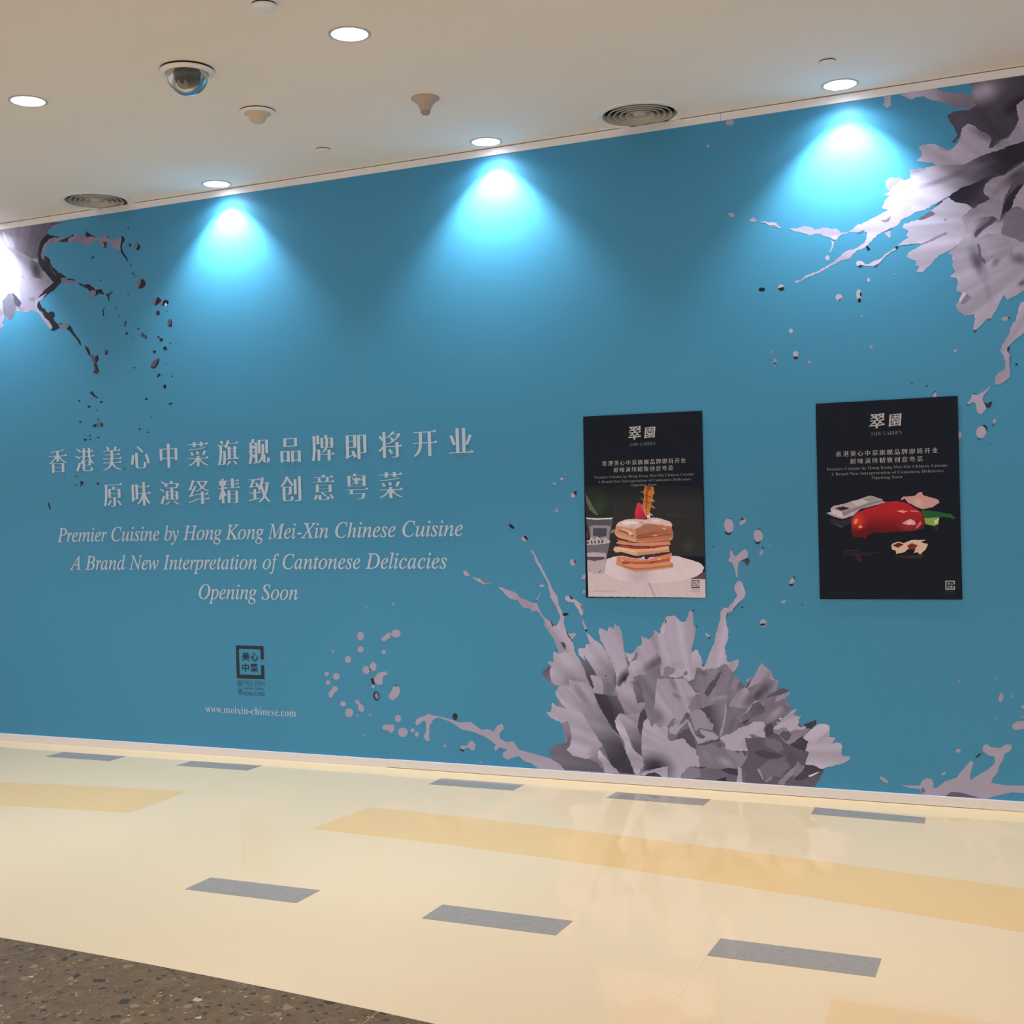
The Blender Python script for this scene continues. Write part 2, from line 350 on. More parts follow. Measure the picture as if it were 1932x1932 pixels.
ART = """@printed_flower bottom
142/138/165|G,107/104/127,-2293,524,-1195,363|-23780 4324 -22587 5656 -21724 6001 -20341 5379 -19493 6063 -17854 6367 -16011 5850 -14969 5881 -14216 5194 -13212 4724 -11983 3896 -11025 2821 -10299 2611 -10568 1606 -11089 331 -19946 37 -23044 99
180/174/206||-26881 9786 -26678 9768 -26439 9658 -26119 9586 -25841 9495 -25687 9275 -25531 9166 -25293 9131 -25018 9005 -24821 8981 -24704 8934 -24632 8698 -24388 8318 -24254 8192 -24061 8085 -23834 7834 -23699 7793 -23556 8001 -23465 8166 -23466 8365 -23577 8563 -23667 8816 -23835 9069 -23966 9250 -23984 9540 -24049 9722 -24080 9976 -24266 10303 -24489 10741 -24715 11070 -24784 11398 -24937 11564 -24975 11619 -24856 11618 -24743 11453 -24595 11142 -24370 10777 -24147 10339 -23963 9976 -23780 9577 -23591 9361 -23540 9144 -23547 8890 -23436 8710 -23346 8493 -23234 8350 -23283 8024 -23213 7771 -23104 7520 -22957 7269 -22812 6983 -22742 6732 -22789 6479 -22643 6193 -22462 5838 -22275 5663 -22127 5488 -21877 4921 -22652 4634 -23596 5442 -23691 6166 -23582 6532 -23745 6928 -23854 7180 -24117 7538 -24344 7826 -24337 8045 -24410 8226 -24677 8515 -24794 8587 -24935 8512 -25108 8693 -25426 8708 -25620 8872 -25733 9091 -25852 9127 -26113 9144 -26370 9308 -26604 9565 -26762 9694
176/171/202||-28870 10605 -28702 10642 -28581 10529 -28462 10361 -28629 10342 -28774 10361
176/171/202||-28442 10361 -28095 10211 -27970 10249 -27807 10193 -27482 10119 -27262 9970 -27527 9970 -27673 9903 -27896 10007 -28058 10100 -28259 10249
124/121/146||-27909 10230 -27482 10119 -27281 10008 -27649 10007
176/171/202||-24486 9574 -24510 9428 -24615 9245 -24738 9099 -24777 9117 -24654 9263 -24550 9428
49/48/65||-24819 9043 -24738 9099 -24681 9033
89/87/109||-24060 8122 -23964 8068 -23795 7835 -23896 7742 -23968 7941
84/82/102||-23489 7005 -23276 6974 -23185 6795 -23249 6594 -23361 6755
84/82/102||-23214 7735 -23104 7520 -22811 7002 -22887 7054 -23091 7339
176/171/202||-23068 7430 -22797 7453 -22642 7474 -22607 7384 -22726 7274 -22845 7145 -22957 7269
34/33/49||-23349 8403 -23152 8495 -22960 8425 -23079 8352 -23254 8313
180/174/206||-23168 9218 -23107 9327 -22970 9371 -22705 9203 -22516 9079 -22290 8937 -22182 8722 -22228 8470 -22271 8326 -22363 8432 -22526 8755 -22672 9024 -22942 9021 -23095 9092
54/54/71||-22970 9364 -22855 9347 -22705 9185 -22822 9149
95/93/115||-22367 8936 -22200 8758 -22225 8578
180/174/206||-22292 8253 -22202 8075 -22022 7700 -22138 7645 -22262 7966
41/40/56||-22139 7627 -22061 7682 -21994 7611 -22065 7538
180/174/206||-22085 7520 -21954 7432 -21687 7186 -21693 6971 -21893 6931 -21998 7216
107/104/127|G,136/132/159,-2452,540,-2385,478|-24557 5350 -24406 5568 -24112 5790 -24073 5205 -23803 4683 -24082 4886 -24417 5194
191/186/219|G,159/154/184,-2347,601,-2294,471;O,138/134/161,-2288,492,71,-9,-6,-31|-23889 6513 -23607 6388 -22778 6619 -22298 5789 -22042 5008 -21827 4753 -22164 4688 -22717 4932 -23165 5076 -23061 4788 -23687 4740 -24023 4941 -24122 5470 -23999 5740 -24221 5973 -23877 5956
184/179/211|G,126/123/149,-2294,471,-2091,186;O,147/143/171,-2239,431,92,-125,-28,-19|-23107 5104 -22601 5042 -22100 4953 -21830 4648 -21523 3768 -21045 3109 -20622 2556 -20259 1898 -20008 1185 -19593 536 -20518 529 -20999 969 -21477 1622 -21950 2542 -22484 3359 -23156 3541 -23542 3896 -23870 4361 -23688 4687 -23344 4778 -23061 4788
159/154/184||-23404 4697 -22846 4400 -22311 3525 -22637 3880 -23074 4338
145/141/169|G,64/62/81,-2188,296,-2039,105|-22369 3469 -21763 3181 -21003 2693 -20519 2353 -20260 1846 -20008 1185 -19594 510 -20518 529 -20946 920 -21360 1838 -21946 2647
191/186/219|G,180/174/206,-2412,360,-2193,133;B,147/143/171,-2181,139,50|-24027 3903 -23775 3727 -23098 3570 -22483 3412 -21946 2647 -21625 2243 -21360 1838 -21644 1612 -21709 1294 -22273 1103 -22944 1222 -23223 1365 -23331 1518 -23096 1796 -23028 2170 -23125 2695 -23911 3029 -24137 3125 -24359 3382 -24129 3392
147/143/171||-23661 2802 -23344 2949 -23200 3009 -23071 2618 -23352 2684
117/114/139|G,99/96/119,-2419,136,-2139,68|-24306 1410 -23894 1752 -23263 1893 -23307 2315 -23028 2170 -23096 1796 -23331 1518 -22944 1222 -22272 1129 -21663 981 -21289 506 -23533 523 -24034 945
191/186/219|G,171/166/196,-2150,148,-2066,57|-21532 1650 -21393 1437 -21140 1149 -20945 885 -20661 710 -20494 501 -21278 424 -21326 751 -21521 1071 -21647 1229 -21639 1506
66/65/84|G,107/104/127,-2115,357,-2055,433|-21740 4456 -21215 4462 -20984 4402 -20552 4363 -20253 3773 -20105 3438 -20434 3492 -20705 3096 -20599 2772 -20381 2371 -20192 1971 -20145 1618 -19905 1003 -19688 634 -20091 527 -20376 591 -20113 1702 -20326 2292 -20887 2813 -21163 3295 -21468 3777
64/62/81||-21740 4456 -21360 4456 -21044 4345 -20850 4050 -20745 3698 -20705 3096 -20599 2772 -20381 2371 -20192 1971 -20326 2292 -20887 2813 -21163 3295 -21468 3777
176/171/202|G,145/141/169,-2010,484,-2000,351;O,126/123/149,-2034,371,36,-77,-18,-8|-20564 4911 -20366 4808 -20244 5045 -20102 5009 -19841 5100 -19673 4996 -19654 4670 -19549 4375 -19474 4038 -19303 4072 -19033 4096 -19139 3848 -19346 3567 -19717 3523 -20105 3424 -20253 3773 -20466 4339 -20586 4664
118/115/140|G,95/93/115,-1953,486,-1927,405|-19673 5024 -19383 5197 -19332 5008 -19197 4768 -19180 4389 -19131 4119 -19474 4038 -19549 4375 -19654 4670
171/166/196|G,92/89/111,-2000,334,-1954,159|-20405 3507 -20105 3424 -19717 3523 -19346 3540 -19438 3318 -19491 2962 -19457 2664 -19327 2263 -19337 1446 -19658 1645 -19819 1991 -20037 2362 -20360 3057 -20587 3183
196/190/224|G,176/171/202,-2043,332,-1950,91|-20405 3507 -20553 3350 -20705 3096 -20574 2663 -20326 2265 -20194 1889 -20146 1563 -19905 1003 -19664 472 -19465 458 -19428 760 -19253 934 -19273 1205 -19254 1369 -19492 1491 -19741 1722 -19874 2043 -19980 2337 -20167 2793 -20359 3112 -20471 3216
80/78/99||-19138 3875 -19035 3554 -18984 3339 -19189 3112 -19304 2563 -19313 2263 -19457 2664 -19491 2962 -19424 3319 -19316 3596
182/177/209|O,50/49/66,-1869,85,131,35,21,-109;B,184/179/211,-1669,162,81|-18984 3352 -18849 3128 -18801 2859 -18625 3112 -18541 3089 -18350 2908 -18010 3087 -17954 2901 -17950 2362 -17842 2260 -17590 2327 -17200 2441 -17091 2380 -17041 2222 -16799 2021 -16542 1902 -16562 1687 -16389 1537 -16461 1399 -16329 1220 -16415 1081 -16826 1083 -17021 964 -17164 794 -17333 649 -17395 430 -18565 434 -19464 485 -19227 827 -19240 1370 -19328 1746 -19290 2564 -19189 3112
180/174/206||-19464 512 -19231 690 -18947 735 -18606 865 -18008 1010 -18025 415 -18311 397 -18445 577 -18668 658 -18951 613 -19238 459
66/65/84||-19238 459 -18951 613 -18668 658 -18473 589 -18310 424
188/182/215|G,133/130/156,-2193,672,-2088,482;O,61/60/79,-2023,522,56,75,46,-29;O,112/110/134,-2088,465,37,-80,-34,-16|-22072 7519 -21915 7384 -21715 7194 -21514 7088 -21230 6860 -21063 6603 -20787 6144 -20565 5849 -20517 5521 -20562 4972 -20722 4446 -21187 4428 -21739 4490 -21823 4625 -21730 4794 -21947 5367 -21567 5324 -21789 5731 -22099 6164 -22238 6437 -22161 6052 -22448 6321 -22530 6541 -22526 6652 -22435 6723 -22171 6701 -22075 6939 -21871 6902 -21977 7272
188/182/215|O,54/54/71,-2015,520,68,77,36,-28;O,71/69/89,-1981,606,21,-60,-21,-8|-21378 7724 -21233 7726 -20976 7566 -20824 7829 -20625 7709 -20558 8024 -20447 7876 -20305 7823 -20224 7633 -20151 7198 -20083 6599 -19948 6330 -19816 5952 -19908 5731 -19859 5487 -20010 5210 -20244 5038 -20334 4898 -20535 4918 -20546 5521 -20788 6116 -21170 6903 -21335 7229 -21413 7531
126/123/149||-21243 6915 -21063 6603 -20787 6144 -20620 5929 -20871 6251 -21091 6630
107/104/127|G,68/67/86,-2224,616,-2181,479|-22448 6321 -22161 6052 -22099 6164 -21789 5731 -21567 5337 -21947 5367 -21730 4794 -21821 4694 -22071 5142 -22176 5553 -22314 5881
180/174/206|G,165/160/190,-2183,520,-2124,448|-21947 5367 -21567 5324 -21336 5276 -21258 4948 -21245 4426 -21739 4490 -21823 4625 -21730 4794
66/65/84||-21129 5365 -21070 5394 -21028 5355 -21102 5317
180/174/206|O,103/101/124,-1856,601,97,67,26,-36;B,153/149/177,-1937,550,42|-20013 6546 -19772 6498 -19599 6556 -19376 6888 -19190 6946 -19144 7083 -19177 7394 -18843 7224 -18642 7363 -18526 7501 -18492 7704 -18327 7585 -18134 7481 -17915 7350 -18050 6540 -18093 6000 -18378 5830 -18803 5683 -19093 5430 -19261 5479 -19663 5357 -19669 5139 -19958 5020 -20100 5070 -19949 5321 -19859 5487 -19908 5731 -19816 5952 -19921 6276
136/132/159||-19424 6696 -19387 6507 -19409 6235 -19813 6061 -19666 6228
182/177/209|O,122/118/144,-1839,616,21,-36,-22,-12;O,168/163/194,-1742,600,82,2,0,-32;O,187/181/214,-1724,761,30,0,-3,-107|-18192 7542 -18170 7812 -18009 8083 -17919 8300 -17777 8396 -17389 8400 -17230 8175 -17094 8097 -16928 8126 -16812 8341 -16752 8555 -16666 8663 -16530 8637 -16510 8371 -16536 7945 -16401 7894 -16484 7360 -16606 6931 -16666 6743 -16614 6637 -16446 6775 -16338 6750 -16263 6513 -16159 6329 -16139 6064 -16060 6000 -15976 6069 -15888 6310 -15772 6578 -15628 6900 -15486 7167 -15420 7592 -15304 7911 -15201 8229 -15193 8520 -15093 8732 -14956 8839 -14824 8800 -14660 8947 -14385 9264 -14301 9422 -13959 9371 -14285 9029 -14560 8711 -14776 8590 -14886 8471 -14920 8233 -14887 7970 -14801 7682 -14838 7313 -14994 6993 -14990 6650 -14914 6494 -14945 6335 -14869 6205 -14573 6292 -14305 6352 -14365 6114 -14477 5900 -14642 5711 -14851 5863 -14951 6124 -15386 5926 -15792 5861 -16066 5774 -16253 5901 -16417 5870 -16478 5628 -16541 5333 -16873 5215 -17169 5473 -17504 5355 -17862 5451 -18252 5438 -18237 5978 -18173 6249 -18332 6569 -18306 7459
200/194/227||-18158 7758 -17956 7977 -17931 7869 -18026 7491 -18164 7543
101/98/121||-17921 8219 -17852 8193 -17900 7978 -17953 8084
196/190/224|G,180/174/206,-1644,669,-1633,589|-16616 6584 -16446 6775 -16338 6750 -16263 6513 -16159 6329 -16166 6063 -16279 5927 -16635 5890 -16737 6154
138/134/161|O,96/94/116,-1539,542,52,72,19,-13;O,108/105/129,-1620,566,52,-12,-5,-18;O,157/152/181,-1460,515,33,55,18,-9|-16253 5901 -16066 5774 -15792 5861 -15386 5926 -14978 6123 -14822 5943 -14642 5711 -14486 5558 -14464 5401 -14252 5408 -14417 5192 -14505 4874 -14882 4754 -14918 4405 -15970 4363 -16096 4709 -16501 4827 -16661 4955 -16432 5336 -16420 5763
92/89/111||-15176 5748 -15293 5374 -15546 4995 -15828 4586 -15939 4502 -16097 4656 -15898 4982 -15757 5199 -15509 5367 -15394 5635
145/141/169||-14979 6070 -15040 5805 -15267 5375 -15689 4724 -15911 4504 -15519 4996 -15177 5695
133/130/156||-17620 5163 -17309 5388 -17034 5370 -16960 5051 -17187 4829 -17457 5034
140/136/164||-18045 5849 -17847 5962 -17491 5811 -17580 5594 -18060 5337
133/130/156||-17025 5691 -16913 5748 -16863 5589 -16975 5506 -17113 5501
173/168/199|O,133/130/156,-1747,450,37,-19,-8,-14;O,122/118/144,-1847,347,48,-55,-35,-29;O,138/134/161,-1646,425,69,-9,-7,-34;O,145/141/169,-1759,506,31,-54,-17,-10|-18424 5310 -17034 5355 -16663 4887 -16505 4679 -16095 4721 -15967 4460 -15699 4338 -16087 4056 -16528 3878 -16918 3647 -17170 3475 -17565 3189 -17960 3008 -18325 2937 -18488 3091 -18640 3679
136/132/159|O,166/161/191,-1528,453,83,32,7,-22|-16508 4572 -16095 4721 -15967 4460 -14912 4633 -14947 4315 -15216 4278 -15678 4126 -16034 4005 -16308 3914 -16750 3761 -16909 3969
82/80/101|G,133/130/156,-1599,352,-1509,370|-16308 3914 -16034 4005 -15678 4126 -15216 4278 -14975 4287 -14985 3917 -15050 3492 -15170 3037 -15262 2635 -15421 2706 -15633 2828 -15696 3011 -15650 3212 -15810 3271 -15831 3509 -16047 3526 -16123 3735 -16231 3757
165/160/190||-15055 4284 -14961 4314 -14985 3917 -15050 3492 -15155 3090 -15289 2607 -15395 2681 -15220 3167 -15098 3701
133/130/156|G,112/110/134,-1461,464,-1490,384|-14939 4632 -14343 4970 -14026 4955 -14219 4659 -14631 4170 -14962 3786 -15002 4286
126/123/149|O,80/78/99,-1347,473,65,91,31,-21;O,110/107/131,-1479,318,41,70,20,-10|-14962 3786 -14354 4575 -13810 5120 -13195 5376 -12888 5334 -13049 4183 -13226 4228 -13487 4426 -13835 4202 -14109 3824 -14384 3470 -14528 3068 -14802 2791 -15262 2609 -15050 3492
165/160/190||-14044 5374 -13697 5543 -13301 5634 -12826 5831 -12705 5497 -12450 5349 -12562 5034 -12853 4815 -13062 4808 -13445 5159 -13761 5122
159/154/184|O,87/85/106,-1332,480,93,94,34,-33;O,110/107/131,-1378,454,72,72,27,-27|-14070 5029 -13656 5541 -13524 5793 -13239 6223 -13095 6054 -12851 5912 -12797 5716 -12912 5490 -12667 5424 -12474 5283 -12579 5033 -12295 4600 -13297 4065 -14299 4022 -14904 4097 -14480 4764
95/93/115||-14070 5029 -13654 5590 -13577 5692 -13867 5136 -13971 4983
130/126/152|O,73/71/91,-1343,471,57,67,23,-19;O,157/152/181,-1264,383,56,57,19,-19;O,110/107/131,-1217,416,30,-25,-15,-18|-13975 4983 -13443 5211 -13062 4808 -12721 4898 -12356 4990 -12187 4581 -12113 4429 -11937 4307 -11891 4102 -12183 3753 -12575 3579 -12970 3352 -13232 3314 -13755 3394 -14417 3337 -14543 3594 -13870 3991 -13569 4423 -13722 4600
96/94/116||-13120 4597 -12855 4737 -12459 5012 -12251 5058 -11996 4977 -12050 4897 -12467 4726 -12859 4607
159/154/184||-12572 4670 -12259 4786 -11972 4913 -11948 4836 -12187 4581 -12422 4468 -12684 4354
99/96/119|G,112/110/134,-1370,415,-1385,357|-14248 3607 -14001 3933 -13674 4314 -13487 4426 -13307 4329 -13154 4178 -13135 3918 -13854 3520 -14228 3345
165/160/190||-14109 3824 -13673 4340 -13487 4444 -13229 4293 -13155 4126 -13308 4289 -13488 4394 -13649 4289 -14058 3773
72/70/90||-14268 3357 -13960 3502 -13908 3465 -14152 3244
184/179/211|B,171/166/196,-1415,229,31|-15289 2607 -14802 2791 -14448 3072 -14127 3166 -13726 3369 -13754 3420 -13230 3419 -13155 3265 -13240 3026 -13166 2874 -13146 2640 -13511 2699 -13825 2762 -13979 2793 -13824 2657 -13881 2523 -14049 2146 -14001 1991 -14692 1952 -15118 2008 -15269 2370 -15372 2523
124/121/146||-13979 2793 -13715 2807 -13353 2603 -13667 2639
159/154/184||-16834 3704 -16309 3887 -16096 3737 -15837 3270 -15650 3199 -15713 2877 -16389 2977 -16558 2809 -16812 3491
173/168/199||-17895 2850 -17170 3475 -16899 3327 -17383 2794 -17583 2569 -17914 2660
92/89/111||-17673 2323 -17387 2660 -16883 2953 -16673 2589 -16576 2167 -16528 1929 -16799 2021 -17041 2222 -17091 2380 -17227 2440
171/166/196||-16980 3377 -16820 3224 -16409 2283 -16465 2226 -16673 2589 -16934 3084
131/127/154||-17960 3008 -17670 3399 -17505 3353 -17879 2904
118/115/140||-17288 3228 -17143 3476 -17008 3375 -17123 3209 -17431 3034
99/96/119||-17083 3640 -16916 3701 -16867 3489 -16967 3377
126/123/149||-17943 2632 -17693 2618 -17473 2548 -17673 2323 -17842 2260 -17950 2362
173/168/199||-16336 2926 -15742 2796 -15397 2602 -15509 2463 -16026 2356 -16466 2173 -16593 2540 -16290 2609
99/96/119||-16508 2624 -16342 2713 -16074 2567 -16186 2454 -16403 2496
133/130/156|O,101/98/121,-1540,223,44,-5,-3,-18;O,168/163/194,-1510,139,64,-19,-10,-28;O,145/141/169,-1604,166,43,-50,-19,-16|-16528 1929 -16467 2146 -16027 2303 -15509 2437 -15267 2423 -15086 2195 -15145 2006 -14963 1805 -14442 1334 -14503 1067 -15117 1082 -15791 1040 -16335 1006 -16407 1375 -16389 1537 -16562 1687
94/92/114||-16467 2146 -16027 2303 -15401 2469 -15267 2423 -15757 2264 -16140 2137
72/70/90||-15573 2089 -15302 2130 -15358 2069
99/96/119|O,89/87/109,-1197,189,46,-82,-36,-22;O,115/112/136,-1299,249,66,-8,-6,-31|-14172 2612 -13146 2640 -13166 2874 -13103 3268 -12891 3408 -12718 3078 -12215 2533 -12013 2388 -11582 2205 -11203 2072 -11290 1680 -11321 1472 -10712 1458 -10439 1321 -10597 1055 -10782 709 -10888 522 -13835 427 -14201 455 -14081 988 -14316 1105 -14172 1509 -14001 1965
147/143/171||-15118 2008 -14692 1952 -14001 1978 -14063 1646 -14174 1456 -14339 1235 -14501 1120 -14703 1530 -14990 1777
84/82/102||-14664 1967 -14425 1954 -14482 1833
95/93/115||-14292 1962 -14001 1978 -14167 1693
78/76/96||-13714 1981 -13266 2059 -12747 1984 -12490 1895 -12335 1878 -12625 1705 -13146 1648 -13536 1756
119/116/141||-13173 2612 -12730 2635 -12422 2496 -12302 2165 -12617 1991 -13181 2299
78/76/96||-13146 3135 -12892 3382 -12718 3078 -12775 2893 -12987 2726 -13144 2718
145/141/169||-12794 3127 -12640 3069 -12404 3198 -12146 3210 -11971 3012 -11686 3103 -11173 3232 -11048 3161 -11335 2863 -11699 2638 -12039 2387 -12217 2455 -12317 2579 -12492 2804 -12723 2896
96/94/116||-12491 2830 -12305 3021 -12073 3032 -11923 2885 -12005 2673 -12215 2533
71/69/89||-12013 2388 -11464 2805 -11340 2683 -11140 2564 -11247 2353 -11304 2092 -11583 2179
189/183/216||-12781 3127 -12582 3319 -12183 3753 -11920 3971 -11685 4123 -11661 4086 -11796 3796 -11593 3753 -11413 3787 -11570 3625 -11629 3339 -11478 3243 -11222 3307 -11302 3174 -11686 3129 -11945 3013 -12098 3057 -12171 3209 -12352 3200 -12640 3069
234/227/250||-12496 3609 -12340 3655 -12368 3589 -12446 3559
234/227/250||-12618 3421 -12514 3439 -12580 3371
66/65/84||-11425 3323 -11065 3494 -10757 3663 -10763 3431 -10971 3190 -11225 3204 -11247 3305
191/186/219||-11389 2757 -11023 3162 -10738 3407 -10334 3452 -10160 3383 -10211 2870 -9924 2859 -9926 2757 -10107 2517 -9829 2634 -9656 2593 -9586 2418 -9668 2134 -9571 2012 -9275 1953 -9303 1849 -9505 1710 -9957 1555 -10259 1460 -10489 1343 -10665 1358 -10890 1447 -11270 1475 -11318 1575 -11180 1970 -11126 2102 -11303 2143 -11219 2457 -11139 2590 -11339 2708
177/172/204||-10550 2878 -10216 3151 -10211 2870 -10429 2679 -10812 2479
73/71/91||-11320 1485 -10889 1473 -10665 1358 -10439 1321 -10719 1201 -11101 1125 -11481 1178
147/143/171||-12657 474 -12363 837 -11991 1250 -11755 1472 -11732 1344 -11869 1025 -12212 691 -12374 421
119/116/141||-13605 1149 -13283 1405 -13016 1630 -12703 1674 -12390 1771 -12207 1859 -12239 1624 -11988 1380 -12518 827 -12907 854 -13225 651 -13355 694 -13424 1030
171/166/196||-13606 1123 -13473 1158 -13303 672 -13356 668 -13480 922
142/138/165||-13226 624 -13039 793 -12828 885 -12938 669 -13203 521
75/74/94||-11849 819 -11585 1094 -11328 1188 -11101 1099 -10719 1201 -11233 911 -11493 739 -11749 722
136/132/159||-11673 1657 -11474 1463 -11322 1421 -11482 1153 -11743 929 -11899 867 -11757 1394
240/233/250||-11206 977 -10719 1201 -10695 1164 -11106 932
143/139/166||-17020 1017 -16335 1006 -16422 841 -16320 580 -16899 435 -17367 432 -17364 539 -17164 794
61/60/79||-16443 1053 -15979 1113 -16336 993
68/67/86||-15333 1015 -14901 1122 -14528 1118 -14565 747 -14909 830
180/174/206||-14498 1226 -14342 1130 -14308 421 -14600 428 -14532 960
112/110/134||-15990 708 -15659 942 -15121 923 -14993 719 -15376 456 -15916 447
54/54/71||-15672 463 -15101 686 -15107 447
180/174/206||-14337 9401 -14427 9590 -14471 9747 -14401 9968 -14286 10094 -14159 10109 -14050 10000 -13978 9749 -13921 9529 -13957 9372 -14185 9151 -14447 8865 -14709 8642 -14806 8609 -14933 8639 -14800 8799 -14570 9053 -14404 9275
43/42/59||-14774 8609 -14857 8482 -14851 8356 -14893 8450 -14839 8577
78/76/96||-14186 9119 -14432 8834 -14579 8706 -14545 8770 -14250 9087
180/174/206||-15962 7529 -15879 7597 -15694 7455 -15778 7347 -15831 7399
43/42/59||-15818 7373 -15709 7401 -15683 7375 -15766 7294
60/59/77||-16514 8717 -16446 8731 -16504 8584 -16559 8597
60/59/77||-16414 7907 -16331 7961 -16376 7828
49/48/65||-16152 6077 -16032 6001 -15977 6055 -16061 5960 -16141 6011
@printed_droplets bottom
176/171/202||-24273 9852 -24292 9815 -24343 9789 -24413 9779 -24481 9788 -24531 9815 -24548 9851 -24529 9888 -24477 9914 -24408 9924 -24340 9915 -24290 9888
176/171/202||-22533 11040 -22556 10954 -22614 10891 -22692 10868 -22769 10892 -22823 10955 -22841 11042 -22818 11128 -22759 11191 -22682 11214 -22605 11190 -22551 11127
84/82/102||-22663 11203 -22530 11148 -22495 11022 -22574 10950
176/171/202||-22252 10195 -22189 10374 -21974 10517 -21985 10177
176/171/202||-22057 9556 -22068 9516 -22094 9487 -22128 9477 -22162 9487 -22187 9516 -22195 9555 -22184 9595 -22158 9624 -22124 9635 -22089 9624 -22065 9595
180/174/206||-14415 12783 -14426 12605 -14495 12467 -14603 12406 -14723 12439 -14822 12557 -14873 12728 -14862 12907 -14793 13045 -14684 13106 -14564 13072 -14466 12954
180/174/206||-13033 12291 -13034 12135 -13093 12010 -13193 11949 -13308 11967 -13408 12062 -13465 12206 -13464 12362 -13405 12487 -13304 12548 -13189 12529 -13090 12435
180/174/206||-12962 8115 -12986 8018 -13048 7946 -13130 7919 -13211 7943 -13268 8013 -13288 8110 -13263 8207 -13202 8279 -13119 8306 -13039 8281 -12981 8211
41/40/56||-14885 12492 -14686 12394 -14476 12470 -14575 12345 -14688 12293 -14814 12365
78/76/96||-14715 13081 -14601 13139 -14517 13053 -14618 13092
176/171/202||-14147 12857 -14016 13012 -13825 13055 -13796 12960 -13926 12822 -14087 12746
66/65/84||-14078 13060 -14013 13137 -13889 13041 -13985 12995
84/82/102||-13336 12515 -13192 12606 -13038 12495 -13178 12534
41/40/56||-13490 12033 -13320 11931 -13098 12028 -13228 11858 -13338 11844
177/172/204||-14564 11590 -14502 11510 -14490 11384 -14349 11273 -14121 11476 -13927 11631 -13802 11567 -13744 11379 -13796 11222 -14036 11098 -14230 10974 -14269 10722 -14297 10282 -14345 10267 -14400 10597 -14502 10944 -14675 11039 -14731 11096 -14604 11291 -14648 11449
72/70/90||-14230 10974 -14036 11114 -13780 11207 -13673 11096 -13724 10940 -13838 10815 -13912 11004 -14037 11067
171/166/196||-13224 11406 -13110 11592 -13031 11591 -13069 11373 -13164 11327
66/65/84||-13075 11716 -12997 11715 -13015 11622 -13093 11638
180/174/206||-11879 10003 -11767 10189 -11657 10282 -11598 10189 -11601 10065 -11726 9973
36/36/51||-11896 9972 -11727 9957 -11603 10004 -11698 9880 -11806 9864
84/82/102||-11687 10313 -11594 10343 -11536 10220 -11599 10158
176/171/202||-12273 9134 -12147 9197 -11993 9182 -12089 9073 -12243 9072
36/36/51||-13298 8063 -13141 8090 -12984 8093 -13049 8004 -13207 7964
31/31/46||-14056 8853 -14062 8829 -14078 8812 -14099 8806 -14119 8812 -14134 8829 -14139 8852 -14133 8876 -14117 8893 -14096 8900 -14076 8894 -14061 8877
31/31/46||-15433 11756 -15437 11737 -15447 11723 -15460 11718 -15473 11723 -15482 11737 -15485 11756 -15481 11775 -15471 11789 -15458 11794 -15445 11789 -15436 11775
84/82/102||-11219 9028 -11216 9009 -11225 8988 -11245 8971 -11268 8963 -11290 8965 -11305 8978 -11308 8997 -11299 9018 -11279 9035 -11256 9043 -11234 9040
84/82/102||-12595 12420 -12598 12407 -12608 12398 -12620 12395 -12633 12399 -12641 12408 -12644 12420 -12641 12433 -12631 12442 -12619 12445 -12607 12441 -12598 12432
84/82/102||-11816 8534 -11820 8522 -11829 8512 -11842 8509 -11854 8512 -11863 8521 -11866 8533 -11862 8546 -11853 8555 -11840 8558 -11828 8555 -11819 8546
84/82/102||-12578 11867 -12582 11854 -12591 11845 -12604 11842 -12616 11845 -12625 11855 -12628 11867 -12624 11879 -12615 11888 -12603 11892 -12590 11888 -12581 11879
171/166/196||-12664 11793 -12671 11774 -12687 11761 -12709 11756 -12730 11761 -12746 11775 -12751 11794 -12745 11812 -12729 11826 -12707 11831 -12685 11825 -12670 11812
175/170/201||-31988 2468 -31865 2711 -31594 2825 -31402 2867 -31208 3011 -30832 2927 -30382 2880 -29862 2770 -29346 2627 -28680 2691 -28392 2506 -28034 2292 -27740 2372 -27345 2260 -27155 2565 -26863 2678 -26763 2453 -27023 2177 -27032 1914 -26678 1736 -26247 1791 -25976 1381 -25203 1230 -24161 999 -23604 677 -23618 226 -24737 413 -25219 708 -25640 781 -25986 1054 -26636 820 -26882 969 -26876 1167 -26619 1345 -27047 1453 -27270 1243 -27374 1369 -27259 1573 -27827 1939 -28550 2166 -29210 2267 -29867 2636 -30534 2839 -30877 2723 -31116 2375 -31174 1765 -31119 1599 -31334 1521 -31494 1749 -31330 2095 -31337 2567 -31487 2627 -31878 2338
175/170/201||-25933 1372 -25526 1287 -25063 1206 -24260 1039 -23752 802 -23421 451 -24798 418 -25368 759 -25773 896 -25944 1048
171/166/196||-34983 7083 -35017 6958 -35098 6866 -35207 6830 -35313 6862 -35389 6951 -35413 7075 -35380 7200 -35298 7292 -35189 7327 -35083 7296 -35008 7206
171/166/196||-35025 6359 -35055 6272 -35130 6207 -35230 6181 -35329 6202 -35400 6264 -35423 6349 -35394 6436 -35318 6501 -35218 6527 -35119 6506 -35049 6444
171/166/196||-35844 5786 -35874 5688 -35950 5615 -36052 5586 -36151 5609 -36222 5679 -36246 5775 -36215 5873 -36139 5946 -36038 5975 -35938 5951 -35867 5882
171/166/196||-33643 6234 -33664 6175 -33717 6131 -33788 6114 -33858 6128 -33908 6169 -33925 6227 -33904 6285 -33851 6329 -33780 6347 -33710 6333 -33660 6291
171/166/196||-32699 7262 -32742 7152 -32852 7071 -33001 7039 -33147 7065 -33252 7143 -33288 7251 -33245 7361 -33134 7443 -32985 7474 -32839 7448 -32734 7370
